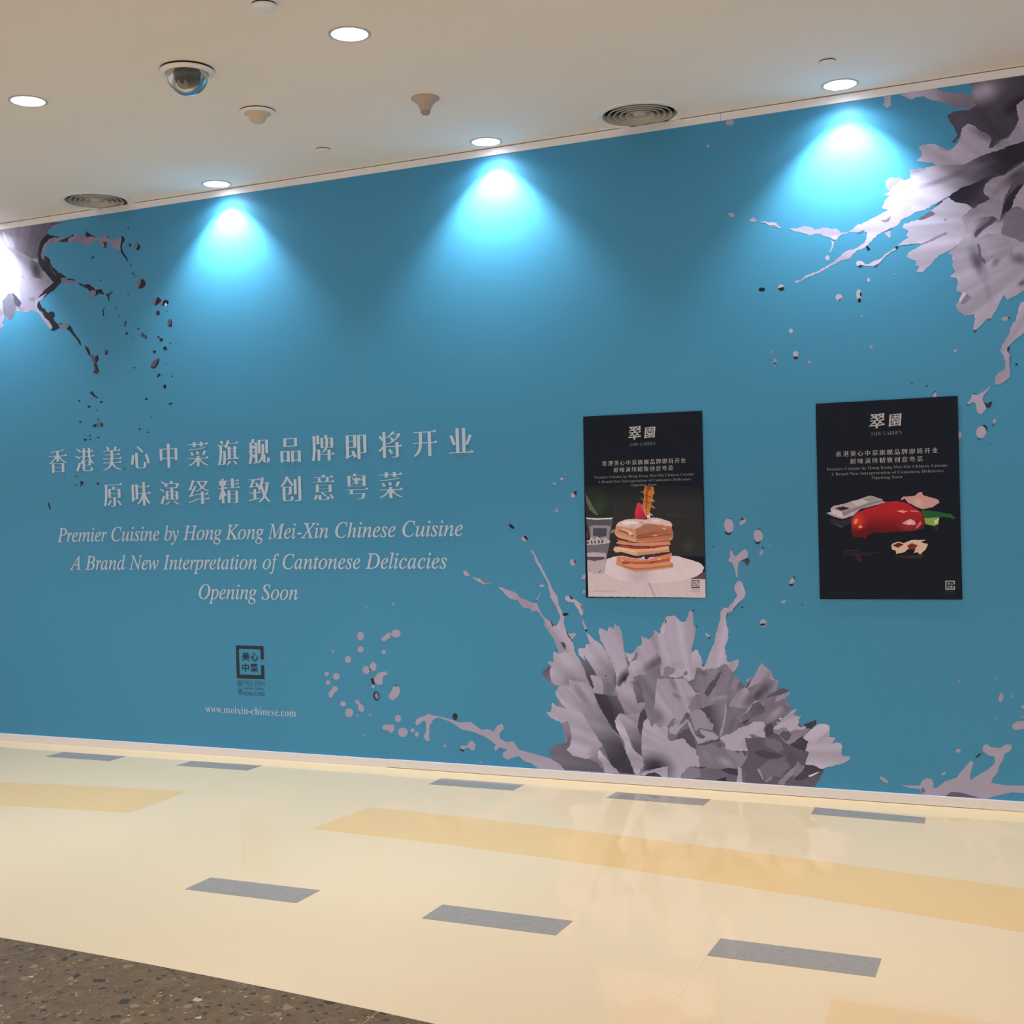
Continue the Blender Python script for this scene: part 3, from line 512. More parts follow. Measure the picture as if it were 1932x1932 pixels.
171/166/196||-34677 5232 -34713 5117 -34803 5032 -34923 4997 -35041 5024 -35125 5105 -35153 5218 -35117 5333 -35027 5419 -34907 5452 -34789 5425 -34705 5345
171/166/196||-34252 5437 -34285 5312 -34366 5220 -34473 5183 -34579 5213 -34654 5302 -34678 5425 -34645 5549 -34564 5642 -34456 5678 -34350 5648 -34276 5560
171/166/196||-34499 4674 -34511 4643 -34541 4619 -34581 4609 -34620 4616 -34648 4638 -34658 4669 -34646 4700 -34616 4724 -34576 4733 -34537 4726 -34509 4704
171/166/196||-34408 4347 -34424 4302 -34462 4268 -34514 4254 -34565 4264 -34602 4296 -34614 4340 -34598 4385 -34560 4419 -34508 4433 -34457 4423 -34421 4391
171/166/196||-37290 4944 -37312 4881 -37367 4833 -37441 4813 -37514 4828 -37567 4872 -37584 4935 -37562 4999 -37506 5046 -37432 5066 -37359 5051 -37307 5006
171/166/196||-36603 4826 -36636 4731 -36719 4660 -36829 4631 -36938 4653 -37016 4719 -37042 4812 -37009 4908 -36926 4979 -36815 5008 -36707 4986 -36629 4919
171/166/196||-37217 4464 -37239 4401 -37295 4353 -37369 4333 -37442 4348 -37494 4392 -37512 4454 -37490 4518 -37434 4566 -37360 4585 -37287 4571 -37235 4527
171/166/196||-36246 3330 -36274 3260 -36347 3206 -36445 3183 -36541 3198 -36611 3246 -36634 3315 -36605 3385 -36532 3439 -36435 3462 -36338 3447 -36269 3399
171/166/196||-35813 2863 -35853 2736 -35953 2641 -36087 2601 -36219 2629 -36313 2716 -36344 2840 -36304 2967 -36203 3062 -36069 3102 -35937 3074 -35844 2986
171/166/196||-32827 2688 -32856 2587 -32930 2512 -33028 2481 -33124 2503 -33193 2572 -33215 2670 -33186 2770 -33112 2846 -33014 2877 -32918 2854 -32850 2785
171/166/196||-32443 1958 -32489 1826 -32606 1726 -32761 1683 -32915 1710 -33026 1799 -33063 1926 -33016 2058 -32900 2159 -32743 2201 -32590 2174 -32480 2085
171/166/196||-32025 2074 -32044 2015 -32093 1970 -32159 1952 -32224 1964 -32271 2004 -32286 2061 -32267 2119 -32217 2164 -32151 2183 -32087 2170 -32040 2130
171/166/196||-31787 1882 -31805 1814 -31852 1762 -31914 1740 -31974 1755 -32018 1803 -32032 1870 -32013 1939 -31966 1991 -31904 2012 -31844 1997 -31801 1949
159/154/184||-36902 6204 -36916 6162 -36953 6130 -37002 6118 -37051 6128 -37085 6157 -37097 6199 -37082 6241 -37045 6273 -36996 6285 -36948 6275 -36913 6245
159/154/184||-30134 1350 -30151 1302 -30193 1265 -30250 1250 -30306 1259 -30346 1291 -30359 1338 -30342 1385 -30300 1422 -30243 1438 -30187 1428 -30147 1396
159/154/184||-33015 8855 -33029 8811 -33064 8778 -33111 8766 -33157 8777 -33190 8809 -33201 8853 -33187 8898 -33152 8930 -33105 8943 -33058 8931 -33026 8899
159/154/184||-34682 8635 -34692 8600 -34716 8575 -34748 8565 -34780 8574 -34802 8599 -34809 8634 -34799 8668 -34775 8693 -34743 8703 -34712 8694 -34690 8669
159/154/184||-34644 2811 -34658 2776 -34694 2749 -34742 2738 -34789 2745 -34823 2769 -34835 2802 -34821 2838 -34785 2864 -34737 2876 -34690 2869 -34656 2845
159/154/184||-35450 2720 -35463 2692 -35496 2670 -35540 2660 -35584 2666 -35615 2685 -35626 2712 -35613 2740 -35580 2762 -35536 2771 -35492 2766 -35461 2747
159/154/184||-35074 1660 -35084 1628 -35112 1604 -35148 1594 -35183 1600 -35209 1622 -35217 1652 -35206 1684 -35179 1708 -35143 1718 -35108 1712 -35082 1690
159/154/184||-28074 615 -28087 585 -28120 561 -28164 550 -28208 556 -28239 576 -28250 605 -28237 635 -28204 659 -28160 670 -28117 664 -28085 644
171/166/196||-33923 6966 -33442 7317 -33288 7251 -33334 7046 -33693 6820 -33887 6864
60/59/77||-34687 5404 -34599 5200 -34732 5230
173/168/199||-34473 4757 -34145 5111 -33633 5195 -33560 5061 -33878 4914 -33931 4501 -34170 4424 -34400 4588
49/48/65||-34670 4751 -34471 4812 -34388 4485 -34562 4465
171/166/196||-37353 3893 -37054 4254 -36810 4262 -36737 4056 -36986 3907 -37159 3621 -37360 3683
54/54/71||-34123 3880 -34123 3747 -34177 3638 -34271 3582 -34379 3593 -34472 3669 -34526 3790 -34526 3923 -34471 4032 -34377 4088 -34269 4077 -34176 4000
54/54/71||-29418 2937 -29442 2846 -29505 2777 -29587 2749 -29668 2769 -29726 2833 -29745 2922 -29720 3013 -29658 3082 -29575 3110 -29494 3089 -29436 3026
147/143/171||-34192 3860 -34188 3770 -34215 3698 -34264 3663 -34323 3674 -34376 3728 -34409 3812 -34413 3902 -34386 3974 -34337 4009 -34278 3998 -34225 3943
173/168/199||-33562 3899 -33357 4179 -33232 4423 -32921 4434 -32813 4199 -32939 3922 -33259 3637 -33491 3696
84/82/102||-33295 4400 -33035 4498 -32832 4335 -32922 4413
171/166/196||-35711 3470 -35546 3615 -35353 3415 -35121 3218 -35129 3010 -35252 2901 -35485 3064 -35493 3306
171/166/196||-34037 2166 -33852 2312 -33617 2323 -33305 2338 -33252 2067 -33438 1853 -33707 1976 -33979 2031
31/31/46||-29405 1323 -29320 1194 -29062 1175 -29175 1102 -29358 1159
173/168/199||-29352 1359 -29164 1436 -28943 1415 -28788 1656 -28602 1713 -28425 1510 -28509 1206 -28693 1196 -28871 1352 -29097 1220 -29281 1250
176/171/202||-23034 15325 -23029 15285 -23053 15242 -23099 15207 -23156 15190 -23208 15196 -23241 15222 -23247 15262 -23223 15305 -23176 15340 -23119 15356 -23067 15351
176/171/202||-23486 15034 -23498 15000 -23526 14975 -23564 14967 -23602 14977 -23628 15004 -23637 15039 -23626 15074 -23598 15099 -23560 15107 -23522 15096 -23495 15070
176/171/202||-22435 14418 -22454 14354 -22502 14308 -22566 14292 -22630 14311 -22675 14360 -22690 14425 -22671 14489 -22623 14535 -22558 14551 -22495 14532 -22450 14483
176/171/202||-25114 12276 -25140 12201 -25204 12146 -25290 12126 -25375 12148 -25436 12204 -25456 12281 -25431 12356 -25366 12411 -25280 12430 -25196 12409 -25135 12352
159/154/184||-23406 13647 -23435 13596 -23479 13565 -23526 13562 -23564 13588 -23582 13637 -23576 13694 -23548 13745 -23504 13776 -23456 13778 -23419 13752 -23400 13704
159/154/184||-22959 15506 -22977 15479 -22998 15462 -23014 15460 -23022 15473 -23019 15499 -23006 15529 -22988 15556 -22968 15573 -22951 15575 -22944 15562 -22946 15537
31/31/46||-23017 15362 -23022 15347 -23036 15337 -23055 15333 -23074 15338 -23087 15349 -23092 15364 -23086 15379 -23072 15390 -23053 15393 -23035 15388 -23021 15377
54/54/71||-22558 14571 -22382 14653 -22376 14416 -22456 14419
34/33/49||-26150 12965 -26078 13045 -25942 12961 -25848 12858 -25906 12770 -26057 12836
31/31/46||-25364 12394 -25267 12430 -25132 12340 -25122 12213 -25192 12176
173/168/199||-24976 11604 -24877 11692 -24799 11577 -24669 11344 -24644 11273 -24752 11312 -24842 11527
@printed_droplets corner
173/168/199||-7035 831 -6559 842 -6204 866 -6120 1078 -5921 1215 -5687 1168 -5614 988 -5657 821 -5502 790 -5145 1101 -4638 1319 -4401 1640 -4047 2089 -3895 2077 -3977 1788 -4081 1416 -4028 1257 -3680 1523 -3334 1747 -3027 2049 -3003 2252 -3057 2370 -3282 2397 -3504 2586 -3499 2789 -3346 2898 -3161 2767 -2749 2750 -2596 2899 -2335 2933 -2301 2774 -2416 2607 -2605 2516 -2687 2190 -2841 1980 -2923 1652 -3117 1398 -3196 1191 -2636 1107 -1231 1202 -1240 804 -2345 826 -3097 592 -3478 423 -5162 383 -6097 419 -6208 701 -6641 712
103/101/124||-5122 448 -4885 669 -4423 660 -3553 438
122/118/144||-6088 791 -5974 634 -6075 483 -6169 662
49/48/65||-3853 2242 -3658 2456 -3545 2463 -3738 2269
171/166/196||-2608 4966 -2641 4869 -2691 4803 -2742 4785 -2781 4820 -2799 4899 -2789 5000 -2756 5097 -2706 5163 -2655 5181 -2616 5146 -2598 5067
171/166/196||-4439 2591 -4433 2548 -4454 2500 -4497 2460 -4549 2438 -4597 2440 -4628 2466 -4634 2509 -4613 2557 -4570 2597 -4518 2619 -4470 2617
171/166/196||-5099 1534 -5093 1500 -5111 1456 -5148 1416 -5195 1390 -5238 1384 -5267 1401 -5273 1436 -5255 1479 -5217 1519 -5170 1546 -5127 1551
171/166/196||-9251 1925 -9263 1878 -9294 1842 -9335 1828 -9376 1838 -9405 1870 -9415 1916 -9403 1963 -9372 1999 -9331 2014 -9290 2003 -9261 1971
171/166/196||-7583 893 -7632 874 -7718 894 -7818 947 -7906 1020 -7957 1093 -7958 1146 -7909 1164 -7823 1144 -7722 1090 -7635 1018 -7584 945
171/166/196||-2279 3778 -2052 3968 -1572 4011 -1578 3731 -2061 3568 -2245 3619
171/166/196||-1928 4594 -1666 4764 -1672 4485
153/149/177||-4373 5630 -4393 5594 -4422 5572 -4451 5571 -4472 5590 -4480 5625 -4473 5666 -4452 5702 -4423 5724 -4395 5725 -4374 5706 -4365 5671
153/149/177||-2861 5823 -2891 5785 -2919 5761 -2938 5759 -2943 5779 -2932 5815 -2909 5858 -2879 5896 -2851 5919 -2831 5921 -2827 5901 -2837 5865
153/149/177||-2882 4032 -2912 3993 -2941 3970 -2960 3968 -2965 3987 -2954 4024 -2931 4067 -2901 4105 -2872 4129 -2853 4131 -2848 4111 -2859 4075
153/149/177||-2207 5039 -2247 4994 -2283 4968 -2305 4966 -2308 4990 -2290 5033 -2257 5083 -2217 5128 -2180 5154 -2158 5156 -2155 5132 -2173 5089
153/149/177||-1763 4181 -1775 4153 -1805 4131 -1846 4122 -1886 4127 -1915 4147 -1926 4174 -1914 4203 -1884 4224 -1843 4234 -1803 4228 -1774 4209
@printed_flower right
89/87/109||-3297 31182 -614 32039 -804 23363 -1366 22924 -2136 22997 -3127 23812 -3433 25289 -4087 26591 -4384 27172 -3695 28715
78/76/96|G,68/67/86,-330,3082,-199,2919;O,171/166/196,-294,3155,138,4,11,-79;O,43/42/59,-146,3079,103,60,23,-41;B,87/85/106,-389,3040,67|-3381 32006 -1165 32040 -613 32074 -639 30914 -1188 30999 -1497 30763 -1410 30181 -1655 29577 -1991 29447 -2326 29388 -2569 29046 -2767 29199 -3322 30106 -3489 30238 -3732 30093 -3843 29712 -4054 29488 -4156 29539 -3943 29835 -4072 30215 -4205 30416 -4334 30762 -4056 30883 -3407 30839 -3200 30988 -3325 31475 -3283 31792
176/171/202|G,124/121/146,-535,3186,-329,3111|-6477 32041 -4824 32037 -4653 31901 -4140 31693 -3628 31630 -3326 31439 -3132 30977 -3407 30875 -3983 31053 -4494 31331 -5009 31556 -5354 31755 -5634 31763 -5883 31673 -6057 31792 -6300 31977
173/168/199||-7013 32014 -6727 32014 -6720 31563 -6884 31447 -7052 31613 -6983 31788
180/174/206|G,159/154/184,-506,2926,-165,2950;O,136/132/159,-447,2929,35,-18,-6,-16;O,115/112/136,-289,2968,70,-63,-16,-21;B,147/143/171,-232,2924,39|-5584 29466 -5405 29605 -5125 29603 -4780 29481 -4302 29196 -4023 29375 -3810 29671 -3749 30096 -3523 30251 -3321 30178 -2988 29877 -2656 29650 -2527 29416 -2669 29078 -2502 29054 -2194 29298 -1825 29424 -1550 29847 -1410 30181 -1497 30763 -1188 30964 -634 31125 -679 29083 -1228 29161 -1667 29081 -2338 28888 -3014 28766 -3702 28426 -4802 28537 -5006 28747 -5423 28839 -5685 28930 -5452 29100 -5448 29282
191/186/219|G,43/42/59,-510,2744,-174,2852;O,145/141/169,-578,2848,82,4,3,-25;O,145/141/169,-492,2785,111,10,3,-18;O,117/114/139,-370,2817,161,33,5,-21|-5994 28549 -5430 28547 -4800 28610 -3700 28499 -3014 28766 -2338 28888 -1667 29081 -1228 29161 -677 29154 -696 28308 -1246 28347 -1520 28242 -2026 27881 -2698 27826 -3209 27640 -3792 27497 -4384 27172 -4629 27057 -5015 26885 -5405 26676 -5686 26673 -5972 26523 -6365 26384 -6729 26049 -7993 26013 -7981 26460 -7616 26567 -6959 26898 -7226 27004 -7092 27322 -6873 27517 -7122 27585 -6905 27669 -6683 27938 -6429 28127 -5932 28173
147/143/171||-7036 28168 -6853 28329 -6214 28209 -6501 28099 -6720 27905 -6939 27711
188/182/215||-6915 26885 -7533 26622 -7948 26459 -8364 26337 -8534 26187 -8703 26099 -9079 26078 -9201 26262 -9325 26319 -9452 26290 -9619 26373 -9871 26424 -10213 26333 -10380 26481 -10762 26590 -11108 26521 -11388 26553 -11240 26428 -10898 26324 -10474 26126 -10260 26167 -10048 26143 -9797 26008 -9545 25937 -9422 25817 -9254 25798 -9082 25993 -8620 26069 -8207 26022 -7916 26074 -7926 25695 -8012 25535 -8390 25321 -8892 25204 -9191 24980 -9491 24754 -10005 24506 -10478 24338 -10736 24277 -10956 24082 -11127 24120 -11215 24063 -11131 23990 -10957 24060 -10480 24252 -10051 24381 -9622 24596 -9069 24839 -8692 24885 -8393 25194 -7976 25319 -7724 25546 -7471 25813 -7141 25945 -6731 26109 -6486 26206 -6360 26401 -5945 26603 -5938 26894 -6463 27125
41/40/56|G,73/71/91,-372,2727,-305,2675|-4384 27172 -3792 27497 -3209 27640 -2698 27826 -2026 27881 -1520 28242 -1246 28347 -688 28660 -707 27814 -1257 27887 -1699 27625 -2497 27764 -2839 27521 -2915 27171 -2652 26886 -3062 26649 -3577 26458 -3821 26234 -3759 25973 -3662 25701 -4107 25752 -4087 26591 -4149 26889
182/177/209|O,43/42/59,-382,3216,58,93,55,-43;O,108/105/129,-428,3300,81,-13,0,-39;O,159/154/184,-465,3190,81,26,8,-21|-5160 26647 -4843 26810 -4595 27017 -4385 27136 -4115 26885 -3638 26755 -3404 26546 -3822 26197 -3705 26079 -3643 25819 -3704 25391 -3987 24987 -4475 24749 -4825 24603 -5183 24238 -5540 23944 -5821 23971 -5674 24214 -5849 24269 -5809 24485 -6193 24673 -6117 24886 -5653 25094 -5509 25225 -6108 25254 -6570 25267 -6101 25548 -6205 25670 -6094 25842 -6304 25976 -6355 26055 -6263 26193 -5766 26282 -5272 26372
103/101/124||-5767 26241 -5161 26629 -4851 26464 -5273 26331
60/59/77||-5160 26665 -4629 27057 -4631 26948 -5124 26716
133/130/156||-5687 25134 -5156 25370 -4524 25628 -4457 25548 -4983 25314 -5511 25152
54/54/71||-4498 26156 -4502 26141 -4514 26130 -4529 26127 -4545 26133 -4556 26147 -4560 26164 -4555 26179 -4544 26190 -4528 26193 -4512 26186 -4501 26173
157/152/181|O,78/76/96,-159,2775,76,70,22,-28;O,138/134/161,-340,2629,52,40,16,-24;O,138/134/161,-237,2717,57,63,15,-15|-2915 27171 -2839 27521 -2497 27764 -2028 27810 -1248 28276 -688 28660 -707 27814 -1257 27887 -1531 27745 -1701 27553 -2049 26848 -2198 26186 -2289 25839 -2569 26087 -3080 25858 -3322 25662 -3370 25061 -3633 25488 -3713 25707 -3759 25937 -3858 26129 -3405 26510 -2652 26851
45/45/61||-707 27779 -1269 27320 -1541 27284 -1984 26768 -2198 26186 -2067 26064 -1794 26353 -1618 26795
171/166/196|O,87/85/106,-322,2414,37,-95,-37,-14;O,108/105/129,-311,2561,35,58,20,-14;O,112/110/134,-247,2410,22,38,17,-12;O,108/105/129,-151,2411,44,-33,-18,-32;O,87/85/106,-223,2612,137,9,6,-43;O,78/76/96,-143,2307,23,18,10,-14;O,133/130/156,-196,2469,31,-104,-18,-5;O,157/152/181,-287,2306,28,-127,-22,-4|-4477 24676 -3987 24987 -3844 25262 -3665 25604 -3625 25817 -3349 26002 -3074 26114 -2535 26087 -2272 25841 -2063 26210 -1292 26297 -741 26231 -815 22871 -1370 22746 -1646 22557 -2049 22379 -2177 22642 -2492 22024 -2771 21616 -2940 21630 -3184 21326 -3392 21162 -3492 21242 -3380 21667 -3409 21887 -3786 21829 -4089 22091 -4187 22318 -4010 22520 -3899 22873 -4172 22953 -4060 23324 -4124 23548 -4398 23612 -4151 23842 -4284 24074 -4244 24288 -4273 24545
80/78/99||-3330 25314 -3258 25522 -2809 25867 -2535 26087 -2404 25964 -2610 25737 -3021 25496 -3265 25198
171/166/196||-1794 26353 -1616 26866 -1269 27320 -707 27779 -746 26014 -1294 26186 -1495 26352
126/123/149||-2067 26064 -1794 26353 -1528 26392 -1294 26186 -746 26014 -781 24424 -1429 24849 -2251 25297
161/157/186|B,171/166/196,-276,2467,40|-3130 25147 -2821 25365 -2419 25284 -1921 25122 -1765 24676 -2108 24212 -2576 24260 -2850 24073 -3045 24453 -3104 24820
101/98/121||-3236 24979 -3119 24894 -3078 24457 -2882 24148 -2919 24008 -3183 24323
205/199/234||-3864 22906 -3711 22838 -4013 22411 -4026 22594
133/130/156||-4013 22411 -3695 22818 -3528 22622 -3808 22357
66/65/84||-3494 21170 -3323 21192 -3394 21053
66/65/84||-2872 21625 -2770 21652 -2790 21546
176/171/202||-7143 25861 -6897 25959 -6863 25662 -6946 25608
101/98/121||-7141 25937 -6731 26109 -6937 25972
122/118/144||-8331 26015 -7997 26126 -8104 26011 -8249 25976
133/130/156||-7291 26467 -7088 26444 -6840 26604 -6927 26383 -7091 26339 -7211 26395
34/33/49||-7975 25361 -7893 25374 -7765 25191 -7898 25150
188/182/215||-9486 25802 -9382 25727 -9431 25475 -9563 25233 -9605 25258 -9480 25523
66/65/84||-9464 25830 -9372 25790 -9424 25731
173/168/199||-13301 27143 -13098 27273 -12904 27097 -13060 27027
188/182/215||-12795 27040 -12008 26906 -11968 26792 -11777 26597 -12275 26762 -12490 26918
124/121/146||-12317 26811 -12055 26781 -11927 26679 -12188 26730
171/166/196||-14115 27613 -13962 27462 -14031 27382 -14120 27414
184/179/211||-8428 24645 -8363 24724 -8157 24703 -8036 24563 -7831 24542 -7623 24648 -7251 24778 -7167 24896 -6714 25142 -6635 25070 -7086 24845 -7296 24614 -7588 24391 -7916 24445 -8079 24504 -8246 24436 -8389 24514
52/51/69||-8369 24482 -8244 24542 -8079 24495 -8247 24423
87/85/106||-7669 24420 -7380 24538 -7547 24378
36/36/51||-6693 25181 -6610 25235 -6551 25166 -6635 25070
184/179/211||-6591 25212 -6262 25470 -5969 25605 -5779 25542 -5786 25251 -6388 25232
176/171/202||-1381 22272 -1537 22196 -1608 22021 -1647 21753 -1719 21524 -1929 21179 -2020 20896 -2161 20652 -2318 20464 -2382 20269 -2360 20103 -2244 19985 -2198 19746 -2205 19455 -2241 19348 -2464 19254 -2587 19116 -2625 18936 -2661 18829 -2595 18733 -2442 18724 -2270 18822 -2080 18974 -1993 19077 -2005 19332 -2013 19696 -1990 19967 -2104 20175 -2083 20355 -1945 20472 -1807 20625 -1551 20786 -1410 20938 -1126 21077 -1100 22247
49/48/65||-2121 20158 -2050 20335 -1998 20385 -2028 20151
78/76/96||-2006 20005 -1967 19875 -1992 19513 -2005 19696
@printed_droplets right
184/179/211||-9595 25000 -9610 24944 -9648 24906 -9699 24895 -9749 24916 -9785 24962 -9797 25021 -9782 25078 -9744 25116 -9693 25126 -9643 25105 -9607 25059
184/179/211||-11706 23828 -11729 23754 -11786 23704 -11862 23690 -11938 23718 -11992 23779 -12011 23857 -11988 23931 -11931 23981 -11854 23994 -11779 23967 -11725 23906
184/179/211||-9066 23131 -9089 23052 -9149 22998 -9229 22983 -9308 23012 -9365 23077 -9384 23160 -9361 23239 -9301 23293 -9221 23307 -9142 23278 -9085 23214
184/179/211||-8224 23181 -8242 23056 -8287 22967 -8346 22938 -8403 22977 -8443 23074 -8455 23203 -8437 23329 -8392 23418 -8333 23446 -8276 23407 -8236 23310
184/179/211||-11366 21786 -11380 21732 -11416 21695 -11463 21685 -11511 21703 -11544 21746 -11556 21801 -11542 21854 -11506 21891 -11458 21902 -11411 21883 -11377 21841
184/179/211||-11139 20696 -11158 20628 -11207 20580 -11272 20566 -11336 20590 -11382 20644 -11398 20715 -11379 20783 -11330 20830 -11265 20844 -11201 20821 -11155 20766
196/190/224||-7824 23814 -7834 23772 -7859 23744 -7892 23735 -7925 23750 -7948 23783 -7956 23826 -7946 23868 -7921 23896 -7888 23904 -7855 23890 -7832 23857
29/29/44||-12603 23825 -12626 23779 -12685 23749 -12764 23744 -12843 23764 -12900 23804 -12920 23855 -12897 23901 -12838 23930 -12759 23936 -12680 23916 -12623 23875
29/29/44||-8242 22928 -8254 22878 -8282 22844 -8319 22833 -8356 22850 -8383 22890 -8391 22942 -8380 22992 -8352 23027 -8314 23037 -8277 23020 -8251 22980
29/29/44||-8211 23197 -8218 23147 -8234 23111 -8255 23099 -8275 23115 -8289 23154 -8294 23205 -8287 23255 -8271 23291 -8250 23303 -8229 23287 -8215 23249
29/29/44||-12011 23826 -11705 23871 -11722 23742 -11832 23679 -11961 23743
75/74/94||-9282 23044 -9062 23109 -9200 22980
159/154/184||-8178 22209 -8186 22184 -8208 22168 -8237 22163 -8265 22173 -8286 22193 -8293 22219 -8285 22244 -8263 22261 -8234 22265 -8205 22256 -8185 22235
159/154/184||-7772 20769 -7784 20727 -7815 20698 -7856 20690 -7897 20704 -7926 20738 -7936 20781 -7924 20822 -7893 20851 -7852 20859 -7811 20845 -7782 20812
159/154/184||-12344 20871 -12351 20823 -12368 20789 -12390 20778 -12412 20793 -12427 20829 -12431 20877 -12424 20925 -12407 20959 -12385 20970 -12363 20956 -12348 20919
159/154/184||-12144 20463 -12157 20416 -12190 20383 -12234 20373 -12278 20389 -12309 20427 -12319 20475 -12306 20523 -12273 20555 -12229 20565 -12186 20549 -12155 20512
159/154/184||-10549 20277 -10561 20234 -10593 20205 -10636 20196 -10679 20211 -10709 20245 -10720 20289 -10707 20331 -10675 20361 -10632 20369 -10590 20355 -10559 20321
159/154/184||-6702 23965 -6709 23947 -6727 23935 -6751 23932 -6775 23940 -6793 23955 -6799 23975 -6792 23993 -6774 24005 -6749 24008 -6725 24000 -6708 23985
159/154/184||-12208 20205 -12213 20171 -12225 20146 -12241 20137 -12256 20148 -12266 20174 -12269 20209 -12264 20244 -12252 20269 -12237 20277 -12222 20267 -12211 20240
159/154/184||-10075 20291 -10079 20278 -10088 20270 -10101 20267 -10114 20271 -10123 20281 -10126 20295 -10122 20307 -10113 20316 -10100 20319 -10087 20314 -10078 20304
45/45/61||-11153 20515 -11168 20481 -11210 20458 -11266 20453 -11322 20466 -11363 20495 -11377 20531 -11361 20564 -11319 20587 -11263 20592 -11207 20579 -11167 20550
45/45/61||-12187 20335 -12193 20318 -12208 20306 -12227 20303 -12247 20309 -12261 20323 -12266 20340 -12260 20358 -12245 20369 -12226 20373 -12206 20367 -12192 20353
165/160/190||-2327 21575 -2206 21674 -2054 21661 -2006 21548 -2092 21473 -2244 21486
31/31/46||-2045 21669 -1962 21599 -1972 21527 -2014 21567
171/166/196||-4153 20394 -4148 20361 -4166 20324 -4202 20291 -4246 20271 -4286 20271 -4313 20289 -4317 20321 -4299 20359 -4263 20392 -4219 20412 -4179 20412
22/22/36||-1699 19556 -1706 19531 -1724 19514 -1747 19509 -1771 19517 -1788 19537 -1793 19563 -1787 19588 -1769 19605 -1745 19610 -1722 19602 -1705 19582
180/174/206||-2810 18703 -2885 18554 -3081 18336 -3170 18137 -3090 17928 -3024 17694 -3221 17474 -3340 17506 -3409 17638 -3429 17844 -3462 17974 -3593 18033 -3692 17936 -3789 17929 -3774 18044 -3664 18114 -3611 18291 -3585 18379 -3370 18328 -3151 18443 -2956 18559
57/56/74||-3145 18161 -3089 17979 -2971 17921 -2789 18025 -2767 17935 -2856 17736 -2952 17703 -3022 17796 -3113 17980
57/56/74||-3585 18392 -3488 18412 -3369 18353 -3441 18342
72/70/90||-3839 17867 -3789 17936 -3644 17933
180/174/206||-3050 16626 -3108 16498 -3203 16418 -3312 16409 -3404 16473 -3456 16593 -3452 16737 -3394 16866 -3298 16946 -3190 16954 -3098 16890 -3047 16770
180/174/206||-5071 18429 -5084 18371 -5117 18331 -5162 18318 -5206 18336 -5238 18381 -5248 18440 -5235 18497 -5201 18538 -5157 18551 -5113 18533 -5081 18488
41/40/56||-3232 16988 -3088 16994 -2995 16874 -2999 16670 -3044 16800 -3137 16932
52/51/69||-3460 16461 -3342 16391 -3269 16401 -3343 16340
52/51/69||-5284 18390 -5257 18492 -5143 18602 -5033 18557 -5144 18558 -5233 18465
176/171/202||-4070 16605 -4082 16521 -4112 16461 -4151 16441 -4190 16465 -4217 16528 -4225 16612 -4213 16695 -4183 16755 -4144 16776 -4105 16751 -4078 16689
171/166/196||-2628 17112 -2655 17067 -2691 17040 -2727 17041 -2753 17068 -2762 17114 -2752 17167 -2726 17213 -2690 17239 -2654 17239 -2628 17212 -2618 17165
60/59/77||-2711 16950 -2717 16935 -2733 16924 -2755 16921 -2776 16926 -2791 16938 -2797 16954 -2791 16969 -2775 16979 -2753 16982 -2732 16977 -2716 16965
60/59/77||-2886 16166 -2890 16153 -2901 16145 -2916 16142 -2930 16146 -2940 16156 -2944 16169 -2940 16181 -2929 16190 -2914 16193 -2900 16189 -2890 16179
41/40/56||-5441 18891 -5439 18876 -5449 18856 -5468 18836 -5492 18822 -5513 18817 -5526 18823 -5528 18838 -5518 18858 -5499 18878 -5476 18892 -5455 18897
41/40/56||-6072 19032 -6073 19019 -6085 19002 -6105 18988 -6129 18979 -6149 18978 -6160 18985 -6159 18999 -6147 19015 -6127 19030 -6103 19039 -6083 19040
171/166/196||-13857 31837 -13887 31767 -13964 31724 -14069 31719 -14173 31755 -14247 31820 -14273 31899 -14243 31969 -14165 32012 -14061 32017 -13957 31981 -13883 31916
171/166/196||-15087 30891 -15099 30855 -15128 30832 -15166 30827 -15205 30843 -15232 30874 -15241 30913 -15230 30949 -15201 30972 -15162 30977 -15124 30962 -15097 30930
171/166/196||-13980 27422 -14021 27390 -14090 27389 -14166 27419 -14231 27472 -14266 27533 -14263 27587 -14221 27618 -14153 27619 -14076 27589 -14011 27537 -13976 27475
@printed_flower left
159/154/184||-61667 32353 -55594 32080 -55264 31945 -55523 31782 -56031 31744 -56467 31470 -56559 31318 -56917 30937 -57124 30147 -56770 29462 -55549 28371 -56194 28110 -57070 27543 -57426 27249 -57527 26933 -57330 26525 -57963 26808 -58617 26701 -59261 26921 -59341 27092 -59266 26822 -59718 26532 -59813 26375 -60243 26609 -60396 26192 -60271 26016 -60632 25880 -61975 25822
153/149/177|G,101/98/121,-5947,3170,-5719,3035|-60017 32052 -58570 32130 -57407 32128 -55134 31909 -55704 31802 -56076 31757 -56429 31515 -56552 31333 -57036 30775 -57209 30138 -57362 29935 -57795 29958 -58363 30259 -59077 30665 -59344 31246 -59834 31521
182/177/209||-60178 31782 -60024 31897 -59828 31654 -59395 31429 -59154 30894 -59369 30718 -59745 30891 -59990 31361
154/150/179|O,68/67/86,-5748,2922,75,-93,-60,-25;O,124/121/146,-5860,2887,26,-27,-16,-8;B,142/138/165,-5671,2834,42|-59092 30335 -58369 30127 -57796 29936 -57291 29599 -56410 28747 -56115 28327 -56879 27876 -58469 27936 -59016 28782 -59279 29470 -59195 30015
150/145/174|O,115/112/136,-5790,2747,43,-3,0,-21;O,191/186/219,-5910,2774,38,-56,-35,-12;O,136/132/159,-5894,2699,112,-41,-9,-16|-59264 28796 -57647 28791 -56076 28367 -56280 28206 -56886 27961 -57467 27469 -57632 27362 -57723 27127 -57501 26713 -58140 26799 -58296 26904 -58790 26733 -59262 27080 -59545 28026 -59076 28472
